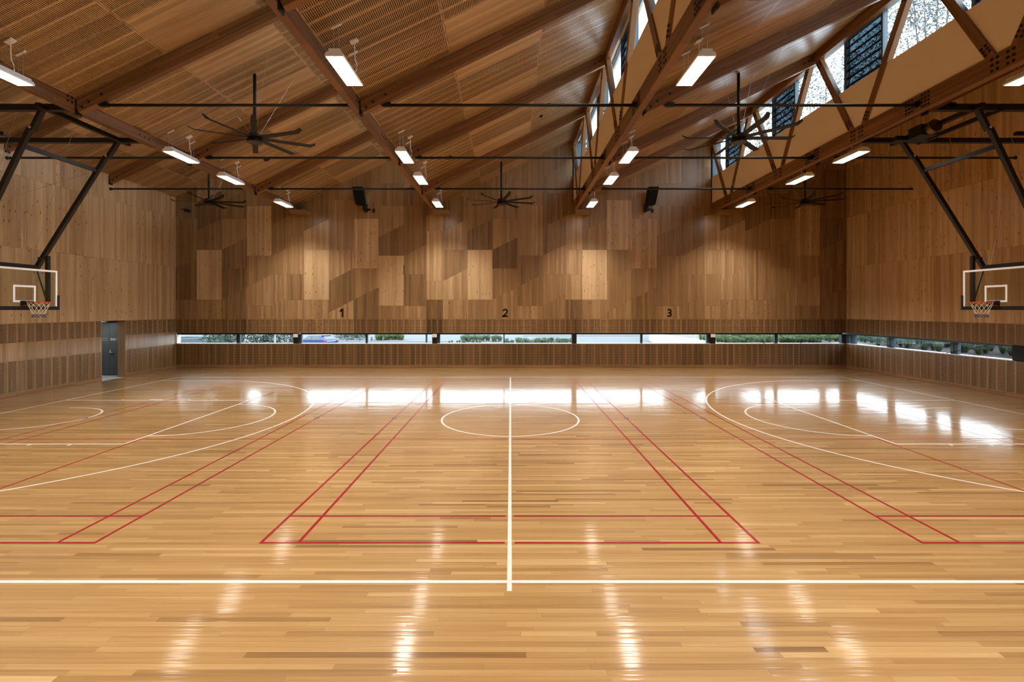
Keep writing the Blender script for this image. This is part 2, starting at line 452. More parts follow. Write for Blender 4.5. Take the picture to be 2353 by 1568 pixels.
for cxn in (-8.15, -.013, 8.10):
    b0, b1 = YBAD - 6.68, YBAD + 6.68
    for dx in (-3.05, -2.59, 2.59, 3.05):
        stripe('badminton_side_line', [(cxn + dx, b0 - RW / 2), (cxn + dx, b1)], RW, RED_LINE, RZ)
    for yy in (b0, b0 + .76, YBAD - 1.98, YBAD + 1.98, b1 - .76, b1):
        if abs(cxn) < 1:
            stripe('badminton_cross_line', [(cxn - 3.05, yy), (cxn - .06, yy)], RW, RED_LINE, RZ + .0001)
            stripe('badminton_cross_line', [(cxn + .06, yy), (cxn + 3.05, yy)], RW, RED_LINE, RZ + .0001)
        else:
            stripe('badminton_cross_line', [(cxn - 3.05, yy), (cxn + 3.05, yy)], RW, RED_LINE, RZ + .0001)
    if abs(cxn) > 1:
        stripe('badminton_centre_line', [(cxn, b0 + .0), (cxn, YBAD - 1.98)], RW, RED_LINE, RZ)
        stripe('badminton_centre_line', [(cxn, YBAD + 1.98), (cxn, b1)], RW, RED_LINE, RZ)
    for dx in (-3.05, 3.05):
        m = MB(); m.disc((cxn + dx, YBAD + .05, 0), (0, 0, 1), .07, .002, 16); m.build('net_socket_cap', BLUEGREY, floor)

# ================================================================== FAR WALL
wall_back = empty('wall_back'); tag(wall_back, 'far wall of patterned timber veneer panels above a slotted band', None, None, 'structure')
ZH, ZS = 1.712, 1.205                                # head and sill of the window strip
YW0, YW1 = YB + .035, YB + .30
m = MB(); m.box(XL - .3, XR + .3, YW0, YW1, -.3, ZS - .02); m.build('wall_core', FELT, wall_back)
for i in range(5):
    a, b, t = BAYS[i]
    a2 = a - (.3 if i == 0 else 2 * HW); b2 = b + (.3 if i == 4 else .50)
    m = MB(); m.prism([(a2, YW0, ZH + .01), (b2, YW0, ZH + .01), (b2, YW0, ceil_z(i, b2) + .1), (a2, YW0, ceil_z(i, a2) + .1)], (0, YW1 - YW0, 0))
    m.build('wall_core', FELT, wall_back)
COLS = [406, 452.2, 509.6, 566.9, 624.2, 661.2, 697.9, 755.7, 813, 870.3, 927.6, 979.6, 1017.4, 1074.4, 1131.5, 1189.2, 1247.3,
        1299.8, 1337.9, 1394.7, 1451.5, 1509, 1566, 1618.5, 1655.7, 1712.8, 1769.8, 1827.2, 1884.2, 1944]
D = lambda a, b: (a, b)
# joints of every panel column from the bottom up (level, or a pair for a sloping joint), then the tones of its panels (k = knotty)
JT = [
 ([930, D(657, 580), 235], '.30 .15 .28 .20'), ([930, 502, D(335, 237)], '.42k .70k .26 .15'),
 ([D(930, 822), 662, D(502, 395), 235], '.26 .22 .22 .42 .26'), ([982, D(822, 712), 552, 125], '.52k .55 .45 .66k .38'),
 ([D(982, 912), 712, D(552, 485), D(280, 215)], '.50 .55 .48 .36 .20'), ([932, 712, 385, D(215, 172)], '.50 .34 .50 .42 .22'),
 ([930, 502, D(340, 237)], '.52k .78k .62 .32'), ([D(1040, 930), D(770, 662), 502, 75], '.56 .26 .58 .46 .36'),
 ([D(930, 822), 662, 235, D(75, -30)], '.30 .50 .74k .46 .36'), ([982, 552, D(390, 285), 125], '.46 .76k .26 .44 .36'),
 ([982, 712, D(552, 457), 125], '.52 .32 .42 .27 .22'), ([930, 770, 340, D(210, 180)], '.20 .62 .62 .58 .22'),
 ([930, D(770, 662), 502, D(340, 237)], '.50k .62 .36 .48 .30'), ([930, 502, D(340, 237), 70], '.48 .82k .22 .30 .30'),
 ([D(930, 822), 662, D(502, 395), 232], '.50 .42 .18 .44 .32'), ([982, D(822, 712), 552, 122], '.52k .36 .27 .46 .40'),
 ([D(982, 882), 712, D(552, 457), D(310, 210)], '.36 .46 .48 .30 .22'), ([930, 712, 502, D(210, 170)], '.20 .54 .58 .54 .24'),
 ([930, 502, D(340, 237)], '.52k .84k .40 .34'), ([D(1035, 930), D(770, 662), 502, 75], '.50 .50 .44 .66k .38'),
 ([D(930, 822), 662, 235, D(75, -30)], '.32 .42 .60k .44 .44'), ([982, 552, D(390, 287), 125], '.48 .40 .30 .40 .40'),
 ([D(980, 885), 712, D(552, 457), 125], '.36 .42 .44 .30 .30'), ([982, 712, 502, D(212, 182)], '.52 .50 .56 .54 .30'),
 ([930, D(770, 660), 502, D(340, 237)], '.52k .56 .56 .54 .28'), ([930, 502, D(342, 237), D(80, 20)], '.52k .50 .40 .25 .30'),
 ([D(930, 822), 662, D(502, 397), 235, 20], '.46 .46 .36 .40 .24 .28'), ([982, D(822, 712), 552, 125], '.32 .50 .42 .60k .32'),
 ([D(930, 822), 662, D(500, 395), 235], '.22 .22 .22 .16 .22')]
cz = lambda c: bz(440 + c / 3.733)
ZSL = bz(733.3)                                       # top of the upper slotted band
for ci, (jn, tones) in enumerate(JT):
    xa, xb = bx(COLS[ci]), bx(COLS[ci + 1])
    if ci == 0: xa = XL
    if ci == len(JT) - 1: xb = XR
    lev = [(ZSL, ZSL)] + [((cz(j), cz(j)) if not isinstance(j, tuple) else (cz(j[0]), cz(j[1]))) for j in jn]
    tl = [(float(t.rstrip('k')), 1.0 if t.endswith('k') else 0.0) for t in tones.split()]
    while max(lev[-1]) < 11.4:                        # carry the pattern on up to the roof
        k_ = random.random(); h_ = random.choice((1.1, 1.7, 2.4))
        l0 = lev[-1]; base = max(l0) + h_
        lev.append((base, base) if k_ < .5 else (base - .3, base + .29))
        tl.append((random.choice((.28, .34, .42, .5)), 0.0))
    tl.append((.34, 0.0))
    for pi in range(len(lev) - 1):
        (l0, r0), (l1, r1) = lev[pi], lev[pi + 1]
        tone, kn = tl[pi]
        full = [(xa, l0), (xb, r0), (xb, r1), (xa, l1)]
        pieces = []
        if max(l1, r1) < 7.85: pieces = [full]
        else:
            for i in range(5):
                a, b, t = BAYS[i]
                a2 = a - (0 if i == 0 else 2 * HW + .0)
                q = clip(full, -1, 0, -a2); q = clip(q, 1, 0, b) if len(q) > 2 else q
                if len(q) > 2: q = clip(q, -M_, 1, ceil_z(i, 0) + .02)
                if len(q) > 2 and max(p[0] for p in q) - min(p[0] for p in q) > .03 and max(p[1] for p in q) - min(p[1] for p in q) > .03: pieces.append(q)
        for q in pieces:
            ox, oz = min(p[0] for p in q), min(p[1] for p in q)
            loc = shrink([(p[0] - ox, p[1] - oz) for p in q], .0025)
            flat_panel(loc, wall_back, Matrix.Translation((ox, YB + random.uniform(0, .002), oz)), tone, kn)
    wd = xb - xa
    nc = max(2, round(wd / .3))
    me = slotted(wd - .004, ZSL - ZH - .004, nc, .03, ZSL - ZH - .02)
    panel_obj('slotted_panel', me, wall_back, Matrix.Translation((xa + .002, YB, ZH + .002)), tl[0][0] - .02, tl[0][1])
# lower slotted band in longer sheets
xs = [XL] + [bx(p) for p in (452, 567, 624, 661, 739, 813, 870, 928, 980, 1026, 1074, 1160, 1247, 1300, 1338, 1395, 1481, 1566, 1618, 1700, 1770, 1850, 1884)] + [XR]
for a, b in zip(xs[:-1], xs[1:]):
    me = slotted(b - a - .004, ZS - .145, max(2, round((b - a) / .3)), .02, ZS - .145 - .06)
    panel_obj('slotted_panel', me, wall_back, Matrix.Translation((a + .002, YB, .143)), random.uniform(.24, .34), 0)
bb = empty('baseboard_back'); tag(bb, 'timber skirting along the far wall', None, None, 'structure')
for a, b in zip([XL, bx(776), bx(940), bx(1111), bx(1517), bx(1737)], [bx(776), bx(940), bx(1111), bx(1517), bx(1737), XR]):
    beam('skirting_board', (a + .002, YB - .004, .07), (b - .002, YB - .004, .07), .02, .14, TRIMWOOD, bb)

# ================================================================== SIDE WALLS
ZJ = [ZSL, 4.9, 7.3, 9.7, 12.2]
def side_wall(side):
    X = XL if side < 0 else XR
    root = empty('wall_left' if side < 0 else 'wall_right')
    tag(root, 'left side wall of vertical veneer boards, toned paler for daylight, over slotted bands' if side < 0 else 'right side wall of warm vertical veneer boards over slotted bands', None, None, 'structure')
    ztop = ceil_z(0, XL) + .03 if side < 0 else ceil_z(4, XR) + .03
    def MM(y_near, y_far, z):
        if side < 0: return frame((X, y_near, z), (0, 1, 0), (-1, 0, 0), (0, 0, 1))
        return frame((X, y_far, z), (0, -1, 0), (1, 0, 0), (0, 0, 1))
    edges = []
    y = YB
    while y > 12.5: edges.append((y - 1.2, y)); y -= 1.2
    edges.append((YF, y))
    D0, D1 = 19.08, 20.27
    for (ya, yb) in edges:
        wd = yb - ya; far = wd > 3
        for a, b in zip(ZJ[:-1], ZJ[1:]):
            b = min(b, ztop)
            if b - a < .03: continue
            tone = random.choice((.54, .58, .62, .66, .70)) + (.10 if side > 0 else .08) if not far else .58  # left wall's offset puts the daylight falling on it into the tone
            loc = shrink([(0, 0), (wd, 0), (wd, b - a), (0, b - a)], .0025)
            flat_panel(loc, root, MM(ya, yb, a), tone, 1.0 if random.random() < .6 else 0.0)
        segs = [(ya, yb)]
        if side < 0:                                   # leave the door opening free
            segs = [s for s in ((ya, min(yb, D0)), (max(ya, D1), yb)) if s[1] - s[0] > .02]
        for (a, b) in segs:
            w2 = b - a; tn = random.uniform(.40, .50)
            nc = max(1, round(w2 / .285))
            if far: 
                lo = [('p', .143, ZSL)] if side < 0 else [('p', .143, ZS), ('p', ZH, ZSL)]
            elif side < 0: lo = [('s', .143, 1.165), ('p', 1.165, 1.755), ('s', 1.755, ZSL)]
            else: lo = [('s', .143, ZS - .02), ('s', ZH, ZSL)]
            for kd, za, zb in lo:
                if kd == 'p':
                    loc = shrink([(0, 0), (w2, 0), (w2, zb - za), (0, zb - za)], .002)
                    flat_panel(loc, root, MM(a, b, za), tn)
                else:
                    me = slotted(w2 - .004, zb - za - .003, nc, .012, zb - za - .018)
                    panel_obj('slotted_panel', me, root, MM(a + .002, b - .002, za), tn - .03)
    x0, x1 = (X - .3, X - .035) if side < 0 else (X + .035, X + .3)
    m = MB()
    if side < 0:
        m.box(x0, x1, YF - .3, D0, -.3, ztop + .4); m.box(x0, x1, D1, YB + .3, -.3, ztop + .4); m.box(x0, x1, D0, D1, ZSL, ztop + .4)
    else:
        m.box(x0, x1, YF - .3, YB + .3, -.3, ZS - .02); m.box(x0, x1, YF - .3, YB + .3, ZH + .01, ztop + .3); m.box(x0, x1, YF - .3, 15.55, ZS - .02, ZH + .01)
    m.build('wall_core', FELT, root)
    if side > 0:                                       # dark cover panel where the strip window stops
        MB().box(X - .012, X + .03, 12.0, 15.6, ZS, ZH).build('cover_panel', BLACK, root)
    sk = empty('baseboard_left' if side < 0 else 'baseboard_right'); tag(sk, 'timber skirting along the ' + ('left' if side < 0 else 'right') + ' wall', None, None, 'structure')
    xx = X + .004 if side < 0 else X - .004
    br = [YF, 6.0, 12.0, 15.8, D0] if side < 0 else [YF, 6.0, 12.0, 16.5, 20.5, YB]
    for a, b in zip(br[:-1], br[1:]): beam('skirting_board', (xx, a + .002, .07), (xx, b - .002, .07), .02, .14, TRIMWOOD, sk)
    if side < 0: beam('skirting_board', (xx, D1 + .002, .07), (xx, YB - .002, .07), .02, .14, TRIMWOOD, sk)
    return root
wall_left = side_wall(-1); wall_right = side_wall(1)
wf = empty('wall_front'); tag(wf, 'timber wall behind the viewer', None, None, 'structure')
for i in range(5):
    a, b, t = BAYS[i]
    a2 = a - (.3 if i == 0 else 2 * HW); b2 = b + (.3 if i == 4 else 0)
    m = MB(); m.prism([(0, 0, -.3), (b2 - a2, 0, -.3), (b2 - a2, 0, ceil_z(i, b) + .1), (0, 0, ceil_z(i, a) + .1)], (0, -.25, 0))
    me = m.mesh('wall_panel'); me.materials.append(WOOD); panel_obj('wall_panel', me, wf, Matrix.Translation((a2, YF, 0)), .45)

# ================================================================== DOOR ALCOVE in the left wall
door = empty('door_1'); tag(door, 'dark grey double storage door in a recess of the left wall', None, None, 'structure')
D0, D1, DY = 19.08, 20.27, 20.77
XI = XL - 2.4
MB().box(XI, XL - .0, D0 - .05, DY + .1, -.06, -.001).build('alcove_floor', CONCRETE, door)
m = MB().box(-.31, 0, -.02, .004, 0, ZSL - .002)
me = m.mesh('door_reveal'); me.materials.append(WOOD); panel_obj('door_reveal', me, door, Matrix.Translation((XL, D1, 0)), .36)
m = MB().box(-.31, 0, -.004, .02, 0, ZSL - .002)
me = m.mesh('door_reveal'); me.materials.append(WOOD); panel_obj('door_reveal', me, door, Matrix.Translation((XL, D0, 0)), .3)
MB().box(XI, XL - .2, DY + .04, DY + .12, 0, 2.6).build('alcove_wall', CONCRETE, door)
MB().box(XI - .1, XI, D0 - .2, DY + .12, 0, 2.6).build('alcove_wall', CONCRETE, door)
MB().box(XI, XL - .24, D0 - .2, D0 - .05, 0, 2.6).build('alcove_wall', CONCRETE, door)
MB().box(XI, XL - .03, D0 - .2, DY + .12, 2.40, 2.5).build('alcove_ceiling', CONCRETE, door)
dl = empty('fill_lamp', (XL - 1.3, 20.0, 2.4)); tag(dl, 'unseen round fill lamp added in the ceiling of the storage door alcove', 'fill_lamp')  # unseen lamp, added to brighten the storage door
MB().disc((XL - 1.3, 20.0, 2.375), (0, 0, 1), .10, .025, 20).build('trim_ring', LAMPWHITE, dl)
MB().disc((XL - 1.3, 20.0, 2.370), (0, 0, 1), .075, .004, 20).build('lens', LAMPGLOW, dl)
ld = bpy.data.lights.new('lamp_light', 'AREA'); ld.shape = 'DISK'; ld.size = .14; ld.energy = 9; ld.color = (1, .96, .9)
lo = bpy.data.objects.new('lamp_light', ld); put(lo, dl, Matrix.Translation((XL - 1.3, 20.0, 2.365)))
leaves = []
XJ = (251 - VX) * DY / F
for a, b in ((XJ - .86, XJ - .004), (XJ + .004, XJ + .88)):
    d_ = MB().box(a, b, DY, DY + .04, .02, 2.345).build('door_leaf', DOORM, door); leaves.append((d_, a, b))
MB().box(XJ - .9, XJ + .92, DY + .005, DY + .06, 2.345, 2.40).build('door_frame_head', BLACK, door)
zt = lambda py: H + (VY - py) * DY / F
for (d_, a, b), (s0, s1) in zip(leaves, ((XJ - .86, XJ - .06), (XJ + .06, XJ + .88))):
    for py in (777.9, 782.4):
        MB().box(s0, s1, DY - .002, DY, zt(py) - .011, zt(py) + .011).build('stripe', STRIPE, d_)
fc = bpy.data.curves.new('lettering', 'FONT'); fc.body = 'STORAGE 9'; fc.size = .080; fc.extrude = .001; fc.offset = .0016
tx = bpy.data.objects.new('lettering', fc); fc.materials.append(DOORTEXT)
put(tx, leaves[1][0], frame((XJ + .05, DY - .004, zt(781.6)), (.60, 0, 0), (0, 0, 1), (0, -1, 0)))
m = MB(); m.box(XJ + .03, XJ + .07, DY - .012, DY, zt(812), zt(804)); m.tube([(XJ + .05, DY - .01, zt(810)), (XJ + .05, DY - .05, zt(810)), (XJ + .15, DY - .05, zt(810))], .009)
m.build('handle', ALU, leaves[1][0])
m = MB(); m.tube([(XJ + .06, DY - .01, zt(812.5)), (XJ + .06, DY - .05, zt(814.5)), (XJ + .19, DY - .05, zt(814.5)), (XJ + .19, DY - .01, zt(812))], .012); m.build('pull_handle', BLACK, leaves[1][0])
el = empty('emergency_light', ((235 - VX) * 20.5 / F - .1, 20.5, 2.36)); tag(el, 'small grey ceiling box with green indicator above the storage door', 'emergency light')
ex_ = TT[el.name]
MB().box(ex_.x - .2, ex_.x + .32, 20.45, 20.55, 2.31, 2.40).build('body', plain('grey_plastic', (.30, .32, .30), .5), el)
MB().box(ex_.x + .11, ex_.x + .14, 20.44, 20.45, 2.325, 2.35).build('indicator', GREENLED, el)

# ================================================================== STRIP WINDOWS
def strip_window(n, x0, x1, mull, label):
    """a run of strip glazing in the far wall between two columns"""
    r = empty('window_%d' % n); tag(r, label, None, None, 'structure')
    yg = YB + .17
    xs_ = [x0] + [v for mm in mull for v in mm] + [x1]
    for a, b in zip(xs_[0::2], xs_[1::2]):
        MB().box(a, b, yg - .006, yg + .006, ZS, ZH - .07).build('pane', GLASS, r)
    for a, b in mull:
        MB().box(a, a + (b - a) * .38, yg - .06, yg + .06, ZS, ZH - .06).build('mullion', BLACK, r)
        MB().box(a + (b - a) * .38, b, yg - .045, yg + .06, ZS, ZH - .06).build('mullion_face', BLUEGREY, r)
    MB().box(x0, x1, YB - .004, yg + .08, ZH - .075, ZH).build('head_frame', BLACK, r)
    MB().box(x0, x1, YB - .006, yg + .12, ZS - .025, ZS + .004).build('sill', ALU, r)
    return r
P = lambda p: bx(p) * (YB + .17) / YB
wins = [(P(417) - .1, bx(674), [(P(545.5), P(553))], 'leftmost strip of far window with one mullion beside the left corner'),
        (bx(691), bx(993), [(P(841), P(845.6))], 'far strip window showing the blue car and bollards'),
        (bx(1004.5), bx(1314), [(P(1157), P(1159.4))], 'middle far strip window below number two looking on grass beds'),
        (bx(1325), bx(1632), [(P(1471), P(1476))], 'far strip window below number three looking on bare asphalt'),
        (bx(1644), bx(1936), [(P(1779), P(1786))], 'rightmost far strip window looking on bright green grass')]
for i, (a, b, mu, lb) in enumerate(wins): strip_window(i + 1, a, b, mu, lb)
# right-hand strip window
r = empty('window_6'); tag(r, 'strip window in the right wall looking on a planted bank', None, None, 'structure')
xg = XR + .17
ry = lambda p: F * xg / (p - VX)
mm = [(ry(2055), ry(2041)), (ry(2204), ry(2187))]
pan = [(15.62, mm[1][0]), (mm[1][1], mm[0][0]), (mm[0][1], ry(1967))]
for a, b in pan: MB().box(xg - .006, xg + .006, a, b, ZS, ZH - .07).build('pane', GLASS, r)
for a, b in mm:
    MB().box(xg - .05, xg + .06, a, a + (b - a) * .45, ZS, ZH - .06).build('mullion', BLUEGREY, r)
    MB().box(xg - .05, xg + .06, a + (b - a) * .55, b, ZS, ZH - .06).build('mullion', BLUEGREY, r)
    MB().box(xg - .03, xg + .06, a + (b - a) * .45, a + (b - a) * .55, ZS, ZH - .06).build('mullion_joint', BLACK, r)
MB().box(XR - .004, xg + .08, 15.55, YB + .2, ZH - .075, ZH).build('head_frame', BLUEGREY, r)
MB().box(XR - .006, xg + .12, 15.6, YB + .2, ZS - .025, ZS + .004).build('sill', ALU, r)
MB().box(XR - .01, XR + .3, YB - .01, YB + .3, ZS, ZH - .06).build('corner_post', BLUEGREY, r)
MB().box(bx(1936) , XR - .012, YB + .06, YB + .25, ZS, ZH - .06).build('corner_post', BLACK, r)
MB().box(xg - .05, xg + .06, ry(1967), ry(1967) + .3, ZS, ZH - .06).build('corner_post', BLUEGREY, r)
# bracing rods across the glass
def rod(name, a, b, rad, mat, label, cat, group=None):
    o = MB().tube([a, b], rad, 8).build(name, mat); tag(o, label, cat, group); return o
yb_ = YB + .09
qx = lambda p: (p - VX) * yb_ / F
rod('bracing_rod', (qx(1680), yb_, ZH - .07), (qx(1758), yb_, ZS), .011, BLACK, 'thin black bracing rod falling rightwards across rightmost far window', 'rod')
rod('bracing_rod', (qx(1838), yb_, ZS), (qx(1913), yb_, ZH - .07), .011, BLACK, 'thin black bracing rod rising to the corner across rightmost far window', 'rod')
rod('bracing_rod', (XR + .09, 22.25, ZH - .07), (XR + .09, 20.55, ZS), .011, BLACK, 'thin black bracing rod in right wall window next to the corner', 'rod')
rod('bracing_rod', (XR + .09, 18.1, ZS), (XR + .09, 16.4, ZH - .07), .011, BLACK, 'thin black bracing rod in right wall window beside black cover panel', 'rod')
# columns between the windows
for i, (px0, px1) in enumerate(((674, 685), (993, 1004.5), (1314, 1325), (1632.4, 1644))):
    nm = ['leftmost', 'second', 'third', 'rightmost'][i]
    c = empty('steel_column', ((bx(px0) + bx(px1)) / 2, YB + .1, ZS)); tag(c, 'short black steel column in far window strip, %s of four' % nm, 'column')
    MB().box(bx(px0), bx(px1), YB + .0, YB + .27, ZS, ZH - .0).build('shaft', BLACK, c)
    if i in (0, 1): MB().box(bx(px1), bx(px1) + .12, YB + .13, YB + .27, ZS, ZH - .07).build('jamb', BLUEGREY, c)
    if i == 3: MB().box(bx(1625.7), bx(1632.4), YB + .13, YB + .27, ZS, ZH - .07).build('jamb', BLUEGREY, c)
    if i != 2:
        o = MB().box(bx(px0) + .01, bx(px1) - .01, YB - .03, YB - .002, ZH - .21, ZH - .05).build('sensor_box', LAMPWHITE)
        tag(o, 'small white box fixed on %s black window column' % nm, 'sensor box')
# left end reveal of the window strip
MB().box(XL - .03, P(417) - .1, YB + .002, YB + .26, ZS, ZH).build('window_reveal', WHITEPAINT, wall_back)

# ================================================================== CEILING
ceiling = empty('ceiling'); tag(ceiling, 'sawtooth timber ceiling of slotted and plain panels', None, None, 'structure')
CT = math.sqrt(1 + M_ * M_); ex_s = (1 / CT, 0, M_ / CT); up_s = (-M_ / CT, 0, 1 / CT)
SL = 2.21 * CT
ce_slot = slotted_mesh(1.325, SL - .005, 4, .03, SL - .04, 0.0385, .0138, name='slotted_ceiling_panel')
ce_slot_low = slotted_mesh(1.325, SL - .005, 4, .18, SL - .04, 0.0385, .0138, name='slotted_ceiling_panel')
ce_plain = MB().box(0, 1.325, 0, .016, 0, SL - .005).mesh('ceiling_panel'); ce_plain.materials.append(WOOD)
YROW = YR + [YB - .0 + .18]
for i in range(5):
    a, b, t = BAYS[i]
    # roof slab above the panels
    e = .50 if i < 4 else .3
    xa_, xb_ = a - (.3 if i == 0 else -.0), b + 2 * HW + e if i < 4 else b + .3
    z = lambda x: ceil_z(i, x) + .03 * CT
    m = MB(); m.prism([(xa_, YF - .3, z(xa_)), (xb_, YF - .3, z(xb_)), (xb_, YF - .3, z(xb_) + .28), (xa_, YF - .3, z(xa_) + .28)], (0, YB + .6 - YF + .3, 0))
    m.build('roof_slab', FELT, ceiling)
    m = MB(); m.prism([(xa_, YF - .3, z(xa_) + .28), (xb_ + .02, YF - .3, z(xb_ + .02) + .28), (xb_ + .02, YF - .3, z(xb_ + .02) + .31), (xa_, YF - .3, z(xa_) + .31)], (0, YB + .6 - YF + .3, 0))
    m.build('roof_sheet', ROOFSHEET, ceiling)
    for c in range(3):
        xs0 = t - (3 - c) * 2.21
        for k_ in range(6):
            for r_ in range(3):
                yy = YROW[k_] + .005 + r_ * 1.3333
                if yy > YB - .1: continue
                wx = min(1.325, YB - yy)
                plain_p = (c == 1 and r_ != 1) or i == 4
                lo, hi = max(xs0, a), min(xs0 + 2.21, b)
                if hi - lo < .1: continue
                tone = random.uniform(.56, .70) if plain_p else random.uniform(.48, .66)
                full = wx > 1.3 and hi - lo > 2.20 and yy + 1.33 < YB
                if full: me = ce_plain if plain_p else (ce_slot_low if c == 0 else ce_slot)
                else:
                    L = (hi - lo) * CT - .005
                    if plain_p: me = MB().box(0, wx, 0, .016, 0, L).mesh('ceiling_panel'); me.materials.append(WOOD)
                    else: me = slotted_mesh(wx, L, max(1, round(wx / .331)), .03, L - .04, 0.0385, .0138, name='slotted_ceiling_panel')
                org = (lo, yy, ceil_z(i, lo))
                panel_obj('ceiling_panel', me, ceiling, frame(org, (0, 1, 0), up_s, ex_s), tone)
    # plain border strip along the valley beam
    L = (a + .15 - a)
ORD = ['leftmost', 'second', 'middle', 'fourth', 'rightmost']
DEP = {23.4: 'at the far wall'}
NEAR = {19.5: 'nearest the far wall', 15.5: 'second from the far wall', 11.5: 'third from the far wall', 7.5: 'fourth from the far wall', 3.5: 'fifth from the far wall', -.5: 'sixth from the far wall'}
RD, RWD = .36, .14
for i in range(5):
    a, b, t = BAYS[i]
    for yy in YR:
        dz = RD / 2 * CT
        rf = beam('rafter', (a, yy, ceil_z(i, a) - dz + .01), (b, yy, ceil_z(i, b) - dz + .01), RWD, RD, GLULAM, ceiling)
        rf['label'] = 'dark laminated timber rafter'
        def sub(o):                                    # a sub-part built in hall coordinates
            o.matrix_basis = rf.matrix_basis.inverted() @ o.matrix_basis; return o
        if yy > 3:
            m = MB()
            for dx_, dzz in ((.16, -.10), (.32, -.05), (.62, -.02)):
                m.disc((a + dx_, yy - RWD / 2 - .012, ceil_z(i, a + dx_) - dz + dzz), (0, 1, 0), .028, .014, 10)
            for dx_ in (.14, .30):
                m.disc((b - dx_, yy - RWD / 2 - .012, ceil_z(i, b - dx_) - dz), (0, 1, 0), .028, .014, 10)
            sub(m.build('bolts', BLACK, rf))['kind'] = 'stuff'
            sub(MB().box(a - .004, a + .03, yy - RWD / 2 - .012, yy + RWD / 2 + .012, ceil_z(i, a) - .40, ceil_z(i, a) - .05).build('steel_shoe', BLACK, rf))

